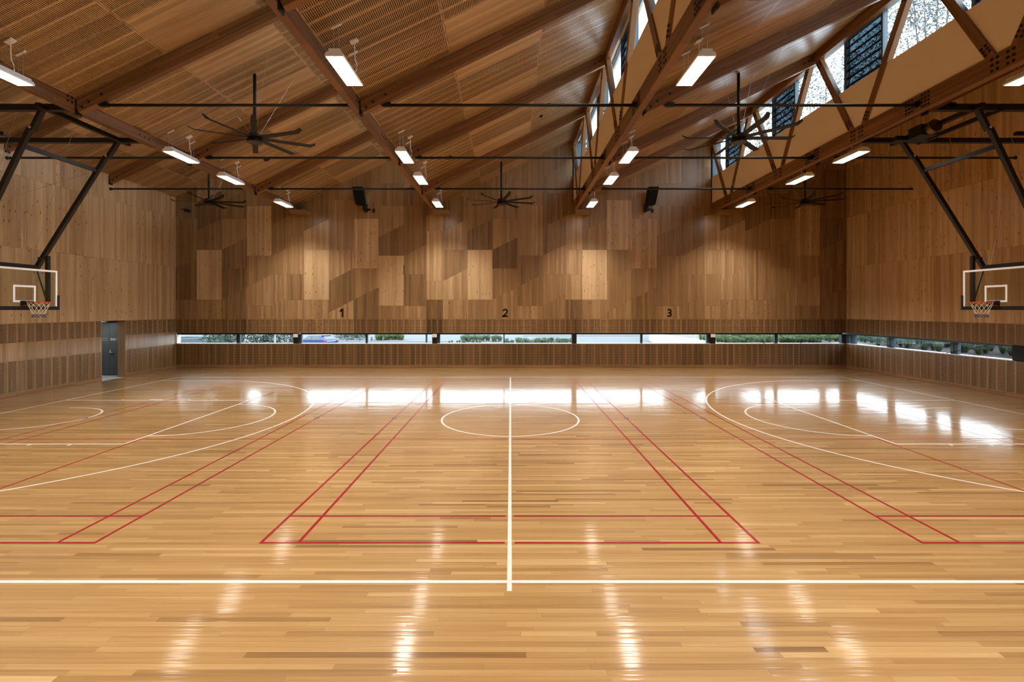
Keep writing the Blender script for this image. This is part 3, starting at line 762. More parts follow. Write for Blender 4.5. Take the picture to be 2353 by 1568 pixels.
# ================================================================== TRUSSES
ZB0, ZB1 = 7.60, 8.01
ZT0, ZT1 = 10.785, 11.14
ZSILL = 9.275
for i, c in enumerate(CX):
    nm = ['first', 'second', 'third', 'fourth'][i]
    t = empty('roof_truss', (c, YB, ZB0)); tag(t, 'long dark laminated timber truss running to the far wall, %s from the left' % nm, 'truss', 'roof trusses')
    beam('bottom_chord', (c, YF, (ZB0 + ZB1) / 2), (c, YB, (ZB0 + ZB1) / 2), 2 * HW, ZB1 - ZB0, GLULAM, t)
    beam('top_chord', (c, YF, (ZT0 + ZT1) / 2), (c, YB, (ZT0 + ZT1) / 2), 2 * HW, ZT1 - ZT0, GLULAM, t)
    bm = MB(); xf = c - HW
    for yt in YR + [23.5]:
        for s in (-1, 1):
            yb2 = yt + s * 2.0
            if yb2 > YB: continue
            p0 = (c - .005, yb2 - s * .20, ZB1 - .10); p1 = (c - .005, yt + s * .20, ZT0 + .08)
            beam('diagonal', p0, p1, .155, .20, GLULAM, t, up=(0, 0, 1) if True else None)
            if yb2 < 3: continue
            d = (Vector(p1) - Vector(p0)).normalized(); nrm = Vector((0, -d.z, d.y))
            for base, sg in ((Vector(p0) + d * .22, 1), (Vector(p1) - d * .22, -1)):
                for q in range(3):
                    for e in (-1, 1):
                        pc = base + d * (sg * q * .088) + nrm * e * .052
                        bm.disc((xf - .012 + .005, pc.y, pc.z), (1, 0, 0), .031, .03, 10)
    for yb2 in (5.5, 9.5, 13.5, 17.5, 21.5):
        for s in (-1, 1):
            for q in range(3):
                for e in (0, 1):
                    bm.disc((xf - .010, yb2 + s * (.10 + .11 * e), ZB0 + .09 + q * .115), (1, 0, 0), .031, .012, 10)
                    if i < 2 and q < 2: bm.disc((c + HW - .002, yb2 + s * (.10 + .16 * e), ZB0 + .15 + q * .12) , (1, 0, 0), .024, .012, 10) if s * e >= 0 and q == 0 else None
    for yr in YR[2:]:
        for s in (-1, 1):
            for q in range(4):
                for e in range(3):
                    bm.disc((xf - .010, yr + s * (.14 + .088 * e), ZB0 + .07 + q * .09), (1, 0, 0), .029, .012, 10)
            if i < 2:
                for q in range(2):
                    for e in range(2): bm.disc((c + HW - .002, yr + s * (.16 + .11 * e), ZB0 + .16 + q * .11), (1, 0, 0), .028, .012, 10)
    bm.build('bolts', BLACK, t)['kind'] = 'stuff'
    pl = MB()
    for yr in YR[2:]: pl.box(xf - .014, xf, yr - .10, yr + .10, ZB0 + .12, ZB0 + .26)
    for yb2 in (5.5, 9.5, 13.5, 17.5, 21.5): pl.box(c + HW, c + HW + .02, yb2 - .3, yb2 + .3, ZB1 - .10, ZB1 - .045)
    pl.build('steel_plates', BLACK, t)['kind'] = 'stuff'
    # beige lining board below the clerestory
    m = MB(); m.box(c - .045, c + .05, YF, YB, ZB1 - .02, ZSILL); m.box(c + .05, c + .40, YF, YB + .2, 8.30, ZSILL)
    m.build('lining_board', BEIGE, t)
    # clerestory glazing
    cw = empty('window_%d' % (7 + i)); tag(cw, 'clerestory glazing with dark glass louvres above the %s truss' % nm, None, None, 'structure')
    gx = c + .30
    zt_ = ZT0 + .22
    MB().box(gx - .05, gx + .06, YF, YB + .15, zt_ - .05, zt_ + .02).build('head_frame', BLUEGREY, cw)
    MB().box(gx - .05, gx + .06, YF, YB + .15, ZSILL - .02, ZSILL + .05).build('sill_frame', BLUEGREY, cw)
    MB().box(c + HW, c + .45, YF, YB + .15, zt_ - .0, zt_ + .03).build('head_lining', BEIGE, cw)
    for yr in [-.5 + 4 * q for q in range(6)]:
        la, lb = yr + 1.5, yr + 2.94
        if lb < YF + .2: continue
        ca, cb = yr + 2.98, yr + 5.46
        for (a, b) in ((ca, cb),):
            b = min(b, YB)
            if b - a > .2: MB().box(gx - .004, gx + .004, a, b, ZSILL, zt_ - .03).build('pane', GLASS, cw)
        for yy in (la, lb) if la < YB - .1 else ():
            MB().box(gx - .07, gx + .07, yy - .035, yy + .035, ZSILL, zt_).build('mullion', BLUEGREY, cw)
        nb = 7; ph = (zt_ - .05 - ZSILL - .05) / nb
        for q in range(nb):
            z0_ = ZSILL + .05 + q * ph
            MB().prism([(gx - .03, la + .04, z0_ - .05), (gx - .022, la + .04, z0_ - .054), (gx + .032, la + .04, z0_ + ph + .05), (gx + .024, la + .04, z0_ + ph + .054)], (0, lb - la - .08, 0)).build('louvre_blade', LOUVREGLASS, cw)
            MB().box(gx - .04, gx - .02, la + .04, lb - .04, z0_ - .007, z0_ + .006).build('louvre_rail', BLACK, cw)
    MB().box(c - .04, gx + .07, YB - .06, YB + .03, ZSILL, zt_).build('end_jamb', BLUEGREY, cw)
    # timber corbel carrying the truss at the far wall
    o = empty('timber_corbel', (c + .36, YB, 7.4)); tag(o, 'small timber ledge under the far end of %s truss from the left' % nm, 'ledge', 'truss ledges')
    m = MB(); m.prism([(.0, 0, 7.40), (.74, 0, 7.40), (.74, 0, 7.60), (.0, 0, 7.60)], (0, 0, 0)) if False else None
    beam('ledge_board', (c - .02, YB - .32, 7.505), (c + .72, YB - .32, 7.505), .62, .16, TRIMWOOD, o)

# ================================================================== TIE RODS
ZR = 7.76
for i in range(5):
    a, b, t = BAYS[i]
    for yy in (19.5, 15.5, 11.5, 7.5):
        s = a + (.52 if i else 0); e = b
        r = empty('tie_rod', (s, yy, ZR)); tag(r, 'horizontal black steel tie rod in %s roof bay, %s' % (ORD[i], NEAR[yy]), 'tie rod', 'steel tie rods')
        MB().tube([(s, yy, ZR), (e, yy, ZR)], .036 if yy < 19 else .036, 12).build('rod', STEEL, r, smooth=True)
        m = MB()
        if i: m.prism([(s - .20, yy - .035, ZR + .075), (s + .22, yy - .035, ZR + .06), (s + .22, yy - .035, ZR - .04), (s + .05, yy - .035, ZR - .04)], (0, .07, 0))
        else: m.disc((s, yy, ZR), (1, 0, 0), .06, .03)
        m.build('end_plate', STEEL, r)
        m = MB()
        if i < 4: m.box(e - .10, e, yy - .05, yy + .05, ZR - .06, ZR + .06)
        else: m.disc((e - .03, yy, ZR), (1, 0, 0), .05, .03)
        m.build('end_plate', STEEL, r)

# ================================================================== BATTEN LIGHTS
LY = [(21.08, 'nearest the far wall'), (17.12, 'second from the far wall'), (14.55, 'third from the far wall'), (9.30, 'fourth from the far wall'), (5.2, 'fifth from the far wall'), (1.3, 'sixth from the far wall')]
ZL = 7.47
def make_light():
    r = empty('batten_light', (0, 0, 0))
    hw, hl = .17, .59
    sec = [(-hw, 0, 0), (hw, 0, 0), (hw, 0, .035), (hw - .035, 0, .085), (-hw + .035, 0, .085), (-hw, 0, .035)]
    m = MB(); m.prism([(x, -hl, z) for x, _, z in sec], (0, 2 * hl, 0)); m.build('housing', LAMPWHITE, r)
    for s in (-1, 1):
        MB().box(s * .0825 - .068, s * .0825 + .068, -hl + .03, hl - .03, -.006, .001).build('diffuser', LAMPGLOW, r)
    MB().box(-.10, .10, -hl - .0, hl + .0, .085, .135).build('gear_tray', LAMPWHITE, r)
    ld = bpy.data.lights.new('lamp_light', 'AREA'); ld.shape = 'RECTANGLE'; ld.size = .30; ld.size_y = 1.1
    ld.energy = LAMP; ld.color = (1.0, .94, .86); ld.spread = math.radians(114)
    lo = bpy.data.objects.new('lamp_light', ld); put(lo, r); lo.location = (0, 0, -.012)
    for yy in (-hl + .12, hl - .12):
        rise = [.50 + .485 * (.03), .50 + .485 * (.13)]
        m = MB()
        for q, xx in enumerate((-.05, .05)):
            m.tube([(xx, yy, .135), (xx * .9, yy, LIGHT_RISE + M_ * xx)], .004, 5)
        m.build('suspension_wire', WIRE, r)
        m = MB(); m.prism([(-.09, yy - .018, LIGHT_RISE - M_ * .09 - .028), (.09, yy - .018, LIGHT_RISE + M_ * .09 - .028), (.09, yy - .018, LIGHT_RISE + M_ * .09), (-.09, yy - .018, LIGHT_RISE - M_ * .09)], (0, .036, 0)); m.build('ceiling_clip', LAMPWHITE, r)
    m = MB(); m.tube([(.12, .18, .08), (.17, .18, .12), (.18, .16, .22), (.15, .14, .30), (.13, .14, LIGHT_RISE + M_ * .13)], .011, 6); m.build('power_cord', WHITEPAINT, r)
    m = MB(); m.prism([(.06, .08, LIGHT_RISE + M_ * .06 - .03), (.20, .08, LIGHT_RISE + M_ * .20 - .03), (.20, .08, LIGHT_RISE + M_ * .20), (.06, .08, LIGHT_RISE + M_ * .06)], (0, .12, 0)); m.build('cord_canopy', WHITEPAINT, r)
    return r
LOFF = .48
LIGHT_RISE = ceil_z(2, CX[1] + LOFF) - ZL
def copy_tree(o, parent=None):
    c = o.copy(); COL.objects.link(c)
    if parent is not None: c.parent = parent
    for ch in [q for q in ALLCH.get(o.name, [])]: copy_tree(ch, c)
    return c
ALLCH = {}
def index_children(root):
    ALLCH[root.name] = [q for q in bpy.data.objects if q.parent == root]
    for q in ALLCH[root.name]: index_children(q)
proto = make_light(); index_children(proto)
first = True
for i in range(4):
    for yy, nm in LY:
        o = proto if first else copy_tree(proto); first = False
        o.location = (CX[i] + LOFF, yy, ZL)
        tag(o, 'lit white batten light beside %s truss from the left, %s' % (['first', 'second', 'third', 'fourth'][i], nm), 'batten light', 'suspended batten lights')

# ================================================================== CEILING FANS
def make_fan():
    r = empty('ceiling_fan', (0, 0, 0)); R_ = 1.58
    m = MB(); m.tube([(0, 0, -.10), (0, 0, -.05), (0, 0, .06), (0, 0, .12)], .21, 20, r1=.15); m.build('motor_hub', FANM, r)
    m = MB(); m.disc((0, 0, -.125), (0, 0, 1), .20, .03, 24); m.build('hub_cover', plain('hub_cover_brown', (.06, .04, .025), .4, metal=.3), r)
    for q in range(8):
        a = q * PI / 4; m = MB(); tilt = -.014
        for (r0, r1, zz0, zz1) in ((.16, R_ - .13, 0, .0), (R_ - .13, R_, 0, .07)):
            w0 = .075 if r0 < 1 else .075; w1 = .075 if r1 < 1.5 else .045
            P4 = [(r0, -w0, zz0 - tilt), (r0, w0, zz0 + tilt), (r1, w1, zz1 + tilt), (r1, -w1, zz1 - tilt)]
            P4 = [(x * math.cos(a) - y * math.sin(a), x * math.sin(a) + y * math.cos(a), z) for x, y, z in P4]
            m.prism(P4, (0, 0, .014))
        m.build('blade', FANM, r)
    m = MB(); m.tube([(0, 0, .1), (0, 0, FAN_ROD)], .042, 12); m.build('down_rod', FANM, r, smooth=True)
    for q in range(4):
        a = PI / 4 + q * PI / 2; xx, yy = 1.15 * math.cos(a), 1.15 * math.sin(a)
        m = MB(); m.tube([(xx * .10, yy * .10, .10), (xx, yy, FAN_ROD + M_ * xx)], .0045, 5); m.tube([(xx * .3, yy * .3, .10 + (FAN_ROD + M_ * xx - .1) * .222), (xx * .36, yy * .36, .10 + (FAN_ROD + M_ * xx - .1) * .289)], .009, 6)
        m.build('guy_wire', WIRE, r)
    return r
ZF = 7.66
def bay_of(x):
    for i, (a, b, t) in enumerate(BAYS):
        if a - .3 <= x <= b + .3: return i
FANS = [(-7.18, 13.45, 27, 'large black eight blade ceiling fan hanging in the second roof bay from left'),
        (6.39, 13.45, 0, 'large black eight blade ceiling fan hanging in front of the fourth truss clerestory'),
        (-.42, 21.4, 14, 'black ceiling fan in the middle roof bay near the far wall'),
        (-13.47, 21.4, 6, 'black ceiling fan by the far left corner'),
        (13.13, 21.4, 26, 'black ceiling fan by the far right corner behind the fourth truss')]
for x, y, a, lb in FANS:
    FAN_ROD = ceil_z(bay_of(x), x) - ZF
    f = make_fan()
    # wires and rod keep to the roof slope; only the blades are turned
    for ch in [q for q in bpy.data.objects if q.parent == f]:
        if ch.name.startswith('blade'): ch.rotation_euler = (0, 0, math.radians(a))
    f.location = (x, y, ZF); tag(f, lb, 'ceiling fan', 'large ceiling fans')

# ================================================================== BASKETBALL BACKSTOPS
def backstop(s):
    side = 'left' if s < 0 else 'right'
    B = lambda x: X0 + s * x
    r = empty('basketball_backstop', (B(12.8), YC, 2.9)); tag(r, 'ceiling hung basketball backstop with glass backboard at the %s end of court' % side, 'basketball hoop', 'basketball backstops')
    y0, y1, zp = 11.53, 13.75, 7.70
    # horizontal pipes from the side wall to the truss
    xw = XL if s < 0 else XR
    for yy in (y0, y1):
        MB().bar((xw - s * .02, yy, zp), ((CX[0] - HW if s < 0 else CX[3] + HW), yy, zp), .13, .13).build('support_pipe', STEEL, r)
    top, bot, zb = 11.25, 13.33, 4.05
    yb0, yb1 = 11.77, 13.51
    MB().bar((B(top - .12), y0 - .25, zp - .02), (B(top - .12), y1 + .25, zp - .02), .11, .11).build('header_tube', STEEL, r)
    if s > 0: MB().bar((B(top + .48), y0 - .1, zp - .05), (B(top + .48), y1 + .05, zp - .05), .08, .10).build('header_tube', STEEL, r)
    for ya, yb in ((y0, yb0), (y1, yb1)):
        p0, p1 = Vector((B(top), ya, zp - .05)), Vector((B(bot), yb, zb)); d = p1 - p0
        k1 = p0 + d * .115
        MB().bar(p0, p0 + d * .13, .085, .12, up=(0, 1, 0)).build('hinge_arm', STEEL, r)
        MB().bar(k1 + Vector((s * .07, 0, 0)), p1 + Vector((s * .0, 0, 0)), .10, .10, up=(0, 1, 0)).build('leg', STEEL, r)
        MB().disc(k1 + Vector((s * .03, -.07, 0)), (0, 1, 0), .03, .14, 10).build('pivot_bolt', ALU, r)
    f_ = .24
    q0 = Vector((B(top), y0, zp)) .lerp(Vector((B(bot), yb0, zb)), f_); q1 = Vector((B(top), y1, zp)).lerp(Vector((B(bot), yb1, zb)), f_)
    off = Vector((s * .05, 0, 0))
    MB().bar(q0 + off, q1 + off, .07, .10).build('cross_bar', STEEL, r)
    MB().bar((B(bot), yb0 - .08, zb), (B(bot), yb1 + .05, zb), .10, .10).build('bottom_tube', STEEL, r)
    for yy, yl in ((11.86, yb0), (13.42, yb1)):
        MB().box(min(B(12.90), B(12.98)), max(B(12.90), B(12.98)), yy - .04, yy + .04, 2.98, 4.36).build('board_post', STEEL, r)
        MB().tube([(B(bot), yl, zb - .05), (B(12.97), yy, 3.12)], .028, 8).build('brace', plain('dark_strut', (.03, .025, .02), .5) if False else STEEL, r)
        MB().bar((B(bot - .04), yl, zb + .25), (B(12.94), yy, 4.3), .04, .06).build('post_link', STEEL, r)
    for yy in (yb0 + .12, yb1 - .12):
        MB().tube([(B(bot - .02), yy, zb + .04), (B(bot - .06), yy + .02, zb + .46)], .018, 8).build('turnbuckle', WIRE, r)
        MB().tube([(B(bot - .06), yy + .02, zb + .46), (B(top + 1.0), yy, zp)], .004, 5).build('hoist_cable', WIRE, r)
    MB().tube([tuple(q1 + off), (B(15.6), y1 - .5, 5.4)], .004, 5).build('stay_cable', WIRE, r)
    MB().tube([tuple(q0 + off), (B(15.6), y0 + .5, 5.4)], .004, 5).build('stay_cable', WIRE, r)
    # backboard
    yn, yf, z0, z1 = YC - .9, YC + .9, 2.90, 3.95
    xb = B(12.8)
    bd = MB().box(min(xb, xb + s * .012), max(xb, xb + s * .012), yn, yf, z0, z1).build('backboard', BOARDGLASS, r)
    xi0, xi1 = min(xb - s * .014, xb + s * .02), max(xb - s * .014, xb + s * .02)
    m = MB(); t_ = .05
    m.box(xi0, xi1, yn, yf, z1 - t_, z1); m.box(xi0, xi1, yn, yn + t_, z0, z1 - t_); m.box(xi0, xi1, yf - t_, yf, z0, z1 - t_)
    m.build('white_border', WHITEPAINT, bd)
    m = MB(); a0, a1, c0, c1 = YC - .295, YC + .295, 3.05, 3.50
    xs0, xs1 = min(xb - s * .006, xb), max(xb - s * .006, xb)
    m.box(xs0, xs1, a0, a1, c1 - t_, c1); m.box(xs0, xs1, a0, a1, c0, c0 + t_); m.box(xs0, xs1, a0, a0 + t_, c0 + t_, c1 - t_); m.box(xs0, xs1, a1 - t_, a1, c0 + t_, c1 - t_)
    m.build('target_square', WHITEPAINT, bd)
    m = MB(); xp0, xp1 = min(xb - s * .03, xb + s * .035), max(xb - s * .03, xb + s * .035)
    m.box(xp0, xp1, yn - .05, yf + .05, z0 - .055, z0 + .045)
    for yy in (yn, yf): m.box(xp0, xp1, yy - .05 if yy == yn else yy - .005, yy + .005 if yy == yn else yy + .05, z0 + .045, z0 + .36)
    m.build('edge_padding', BLACK, bd)
    # rim, bracket, net
    rim = MB(); cx_ = B(12.425); n = 28
    pts = [(cx_ + .23 * math.cos(2 * PI * q / n), YC + .23 * math.sin(2 * PI * q / n), 3.05) for q in range(n + 1)]
    rim.tube(pts, .011, 8, caps=False); rim.prism([(B(12.66), YC - .06, 3.04), (B(12.79), YC - .09, 3.04), (B(12.79), YC - .09, 2.94)], (0, .18, 0))
    ro = rim.build('rim', ORANGE, r)
    MB().prism([(B(12.62), YC - .1, 3.03), (B(12.79), YC - .12, 2.95), (B(12.79), YC - .12, 3.09), (B(12.68), YC - .1, 3.09)], (0, .22, 0)).build('rim_bracket', BLACK, r)
    net = MB(); netb = MB(); nn = 12; lv = [(0, .222), (.07, .205), (.15, .175), (.23, .145), (.31, .125), (.40, .13)]
    for q in range(nn):
        for dr in (-1, 1):
            pts = []
            for j, (dz, rr) in enumerate(lv):
                a = 2 * PI * (q + dr * .5 * j) / nn
                pts.append((cx_ + rr * math.cos(a), YC + rr * math.sin(a), 3.045 - dz))
            net.tube(pts[:-1], .0055, 4, caps=False); netb.tube(pts[-2:], .007, 4, caps=False)
    nt_ = net.build('net', NETM, ro); netb.build('net_hem', NETBLUE, nt_)
    if s > 0:
        m = MB(); m.disc((B(11.0), 12.55, zp - .10), (0, -1, .15), .17, .16, 22); m.build('winch_drum', BRASS, r)
        m = MB(); m.box(B(10.75), B(11.2), 12.55, 12.95, zp - .26, zp + .02); m.bar((B(10.5), 13.1, zp - .18), (B(11.4), 13.1, zp - .18), .16, .12); m.build('winch_motor', STEEL, r)
    # hoist bar by the side wall
    m = MB(); m.bar((B(14.9), 14.15, 8.05 - .0), (B(15.9), 14.15, 8.05), .10, .10); m.build('pulley_bar', STEEL, r)
    MB().tube([(B(14.95), 14.15, 8.0), (B(bot), yb1 - .2, zb + .05)], .004, 5).build('hoist_cable', WIRE, r)
    return r
backstop(-1); backstop(1)

# ================================================================== SMALL FIXTURES
for (px, s, nm) in ((833, 1, 'second'), (1491, -1, 'fourth')):
    x = bx(px); y = YB - .62
    sp = empty('loudspeaker', (x, YB, 8.0)); tag(sp, 'black wall mounted loudspeaker high on far wall in %s roof bay from left' % nm, 'loudspeaker', 'wall loudspeakers')
    z0, z1 = 7.86, 8.64; k_ = s * .04
    m = MB(); b = [(x + k_ - .2, y + .05, z0), (x + k_ + .2, y + .05, z0), (x + k_ + .2, y + .42, z0), (x + k_ - .2, y + .42, z0)]
    tp = [(x - k_ - .23, y - .12, z1), (x - k_ + .23, y - .12, z1), (x - k_ + .23, y + .28, z1), (x - k_ - .23, y + .28, z1)]
    m.v += b + tp; m.f += [(0, 1, 2, 3), (7, 6, 5, 4), (0, 4, 5, 1), (1, 5, 6, 2), (2, 6, 7, 3), (3, 7, 4, 0)]
    m.build('cabinet', plain('speaker_black', (.004, .004, .004), .8, spec=.2), sp)
    m = MB(); xm = x + s * .20; m.box(xm - .06, xm + .06, y + .2, YB - .02, 7.58, 7.95); m.box(xm, xm + .20 , YB - .16, YB, 7.66, 7.73) if s > 0 else m.box(xm, xm + .24, YB - .16, YB, 7.66, 7.73)
    m.build('wall_bracket', BLACK, sp)
    sx = bx(859) if s > 0 else bx(1498.5)
    o = empty('wall_socket', (sx, YB, 7.66)); tag(o, 'pair of small black boxes beside loudspeaker of the %s roof bay' % nm, 'socket box', 'socket boxes')
    for zz in (7.57, 7.67): MB().box(sx - .055, sx + .055, YB - .05, YB, zz, zz + .065).build('box', BLACK, o)
    MB().tube([(sx - .03, YB - .02, 7.73), (sx - .02, YB - .02, 8.1)], .01, 6).build('cable', BLACK, o)
o = empty('wall_camera', (bx(430), YB, bz(485))); tag(o, 'small black arm fixture on the far wall beneath the leftmost fan', 'camera')
MB().box(bx(431), bx(438.5), YB - .28, YB, bz(488.5), bz(483)).build('mount', BLACK, o)
MB().bar((bx(423) , YB - .25, bz(483)), (bx(437), YB - .12, bz(485)), .06, .05).build('arm', BLACK, o)
o = MB().box(bx(927.4), bx(929), YB - .012, YB, bz(630), bz(609)).build('wall_slot_plate', BLACK); tag(o, 'thin black vertical plate on far wall between two panels', 'plate')
# ceiling sensors
SENS = [(2, 577 + 0, 0)]
for (bi, x, y, k_, lb) in ((2, 1.35, 17.4, .09, 'round black ceiling speaker in the middle bay below the rod'), (2, 1.15, 18.2, .08, 'flat grey ceiling disc in the middle bay below the rod'),
                           (1, -9.15, 18.0, .12, 'square black ceiling sensor in the second bay'), (2, -2.3, 17.9, .12, 'square black ceiling sensor in the middle bay by batten lights'),
                           (3, 8.0, 16.2, .09, 'round black ceiling speaker in the fourth bay by clerestory'), (3, 4.6, 18.3, .12, 'oval black ceiling sensor in the fourth bay by batten lights'),
                           (0, -12.9, 18.0, .08, 'small black ceiling sensor in the leftmost bay')):
    o = empty('ceiling_sensor', (x, y, ceil_z(bi, x))); tag(o, lb, 'ceiling sensor')
    nv = Vector(up_s); c = Vector((x, y, ceil_z(bi, x)))
    MB().disc(c - nv * .02, nv, k_, .03, 16).build('plate', BLACK, o)
    MB().disc(c - nv * .06, nv, k_ * .55, .05, 16).build('dome', BLACK, o)
# numbers on the far wall
def numeral(name, polys, px, sc_z, label):
    """polys: outline loops in zoomed pixels relative to the figure's lower left corner"""
    o = empty(name, (bx(px), YB, bz(729))); tag(o, label, 'number')
    m = MB()
    for lp in polys: m.prism([(bx(px) + x * sc_z, YB - .004, bz(729) + y * sc_z) for x, y in lp], (0, .004, 0))
    m.build('figure', BLACK, o)
s1 = 1 / 19.6 / S47; s2 = 1 / 29.41 / S47
numeral('wall_number', [[(115, 0), (195, 0), (195, 380), (115, 380)], [(0, 280), (55, 215), (130, 275), (130, 380), (122, 380)]], 779.3, s1, 'large black numeral one, straight stroke with a short flag, on the far wall')
def arcstroke(cx, cy, ro, ri, a0, a1, n=14):
    out = []
    for q in range(n):
        t0, t1 = math.radians(a0 + (a1 - a0) * q / n), math.radians(a0 + (a1 - a0) * (q + 1) / n)
        out.append([(cx + ro * math.cos(t0), cy + ro * math.sin(t0)), (cx + ro * math.cos(t1), cy + ro * math.sin(t1)), (cx + ri * math.cos(t1), cy + ri * math.sin(t1)), (cx + ri * math.cos(t0), cy + ri * math.sin(t0))])
    return out
numeral('wall_number', arcstroke(195, 385, 185, 75, 175, -42) + [[(332, 261), (251, 335), (0, 40), (0, 0), (110, 0)], [(0, 0), (385, 0), (385, 112), (0, 112)]], 1154.2, s2, 'large black numeral two, curved top and flat base, on the far wall')
numeral('wall_number', arcstroke(165, 400, 165, 55, 148, -72) + arcstroke(165, 175, 175, 62, 72, -148) + [[(115, 230), (250, 230), (250, 345), (115, 345)]], 1532.2, s2, 'large black numeral three, two open bowls, on the far wall')

# ================================================================== OUTSIDE
def xw(y):                                             # line of the retaining wall right of the car park
    return 12.2 if y < 30 else 12.2 + (y - 30) * (18.4 - 12.2) / 33.7
def wt(y): return .80 if y < 30 else .80 + (y - 30) * (-.4 - .80) / 33.7
def bank(x, y):
    if y < YB + .3: return .86 + .20 * max(0, x - 16.7)
    return wt(y) + .065 * max(0, x - xw(y) - .25)
gr = MB().box(-160, 160, YB + .35, 260, -1.5, -1.3).build('ground', ASPHALT); tag(gr, 'pale asphalt car park outside the far windows', None, None, 'structure')
m = MB()
def grid(ya, yb2, ny, nx=26):
    ids = {}
    for j in range(ny + 1):
        yy = ya + (yb2 - ya) * j / ny
        x0_ = 16.75 if yy < YB + .32 else xw(yy) + .25
        for i in range(nx + 1):
            x = x0_ + (i / nx) ** 1.5 * 34
            ids[i, j] = len(m.v); m.v.append((x, yy, bank(x, yy) + random.uniform(-.03, .03)))
    for j in range(ny):
        for i in range(nx): m.f.append((ids[i, j], ids[i + 1, j], ids[i + 1, j + 1], ids[i, j + 1]))
grid(4, YB + .31, 24); grid(YB + .40, 66, 30)
o = m.build('ground_bank', MULCH); tag(o, 'bark mulched garden bank rising outside the right windows', None, None, 'structure')
m = MB()
for j in range(12):
    ya, yb2 = 25 + j * 3.25, 25 + (j + 1) * 3.25
    m.prism([(xw(ya), ya, -1.4), (xw(ya) + .25, ya, -1.4), (xw(ya) + .25, ya, wt(ya) + .02), (xw(ya), ya, wt(ya) + .02)], (xw(yb2) - xw(ya), yb2 - ya, 0))
o = MB()
o = m.build('retaining_wall', plain('white_concrete', (.36, .37, .38), .8, grain=.05)); tag(o, 'pale concrete retaining wall beside the car park', 'retaining wall')
def blades(m, cx, cy, cz_, n, hgt, spread, wid=.012):
    for q in range(n):
        a = random.random() * 2 * PI; l = spread * random.uniform(.3, 1); h = hgt * random.uniform(.6, 1.1)
        dx, dy = math.cos(a), math.sin(a); px_, py_ = -dy * wid, dx * wid
        b0 = (cx + dx * .04, cy + dy * .04, cz_); m1 = (cx + dx * l * .45, cy + dy * l * .45, cz_ + h * .75); e = (cx + dx * l, cy + dy * l, cz_ + h * random.uniform(.55, 1.0))
        i = len(m.v)
        m.v += [(b0[0] - px_, b0[1] - py_, b0[2]), (b0[0] + px_, b0[1] + py_, b0[2]), (m1[0] + px_, m1[1] + py_, m1[2]), (m1[0] - px_, m1[1] - py_, m1[2]), e]
        m.f += [(i, i + 1, i + 2, i + 3), (i + 3, i + 2, i + 4)]
m = MB()
for yy in [13.6 + q * .42 for q in range(28)]:
    for rr in range(7):
        x = 17.75 + rr * .45 + random.uniform(-.2, .2); y = yy + random.uniform(-.25, .25)
        if random.random() < (.35 if rr == 0 else .93): blades(m, x, y, bank(x, y), 130, random.uniform(.42, .62), .52, .0045)
o = m.build('grass', GRASSB); tag(o, 'blue green grass tussocks on the bank outside right wall window', 'grass', None, 'stuff')
m = MB()
for q in range(800):
    y = random.uniform(25.5, 36); x = xw(y) + random.uniform(.5, 11)
    blades(m, x, y, bank(x, y), 75, random.uniform(.35, .6), .48, .006)
o = m.build('grass', GRASSM); tag(o, 'bright green grass tussocks outside the rightmost far window', 'grass', None, 'stuff')
def bed(px0, px1, yy, n, hgt, mat, label, dy=3.0):
    m = MB()
    for q in range(n):
        px = random.uniform(px0, px1); y = yy + random.uniform(0, dy)
        blades(m, (px - VX) * y / F, y, -1.3, 150, hgt * random.uniform(.7, 1.1), hgt * .8, .010)
    o = m.build('grass', mat); tag(o, label, 'grass', None, 'stuff')
bed(1062, 1152, 61, 34, 1.0, GRASSB, 'tall grey green grass bed outside middle window, left of its mullion')
bed(1030, 1105, 57.5, 14, .42, GRASSM, 'low yellow green grass edging outside middle window')
bed(1162, 1312, 55.5, 60, .9, GRASSB, 'tall blue green grass bed outside middle window, right of its mullion')
bed(864, 925, 64, 40, 1.0, GRASSM, 'green shrubby grass bed behind the bollards')
def foliage(m, c, rx, ry_, rz, n, ls, droop=.5):
    for q in range(n):
        while True:
            v = Vector((random.uniform(-1, 1), random.uniform(-1, 1), random.uniform(-1, 1)))
            if .15 < v.length < 1: break
        p = Vector((c[0] + v.x * rx, c[1] + v.y * ry_, c[2] + v.z * rz))
        d = Vector((random.uniform(-1, 1), random.uniform(-1, 1), random.uniform(-1, 1) - droop)).normalized()
        sd = d.cross(Vector((random.uniform(-1, 1), random.uniform(-1, 1), random.uniform(-1, 1)))).normalized()
        l = ls * random.uniform(.6, 1.3); wd = l * .16
        i = len(m.v); m.v += [tuple(p), tuple(p + d * l * .5 + sd * wd), tuple(p + d * l), tuple(p + d * l * .5 - sd * wd)]; m.f.append((i, i + 1, i + 2, i + 3))
def shrub(px0, px1, yy, z0, z1, n, ls, mat, label):
    xa, xb = (px0 - VX) * yy / F, (px1 - VX) * yy / F
    r = empty('shrub', ((xa + xb) / 2, yy, -1.3)); tag(r, label, 'shrub')
    m = MB(); k_ = max(2, int((xb - xa) / 1.2))
    for q in range(k_): foliage(m, (xa + (q + .5) * (xb - xa) / k_, yy, (z0 + z1) / 2), (xb - xa) / k_ * .75, 1.0, (z1 - z0) / 2, n // k_, ls)
    m.build('foliage', mat, r)
    m = MB()
    for q in range(3): m.tube([((xa + xb) / 2, yy, -1.35), (xa + (q + .5) * (xb - xa) / 3, yy, z0 + (z1 - z0) * .7)], .04, 6, r1=.015)
    m.build('stems', BARK, r)
shrub(478, 548, 29, -.6, 2.2, 1600, .26, LEAF, 'drooping leafy shrub outside the leftmost window, left of its mullion')
shrub(556, 674, 32.2, -.6, 2.4, 2400, .26, LEAF, 'drooping leafy shrub outside the leftmost window, right of its mullion')
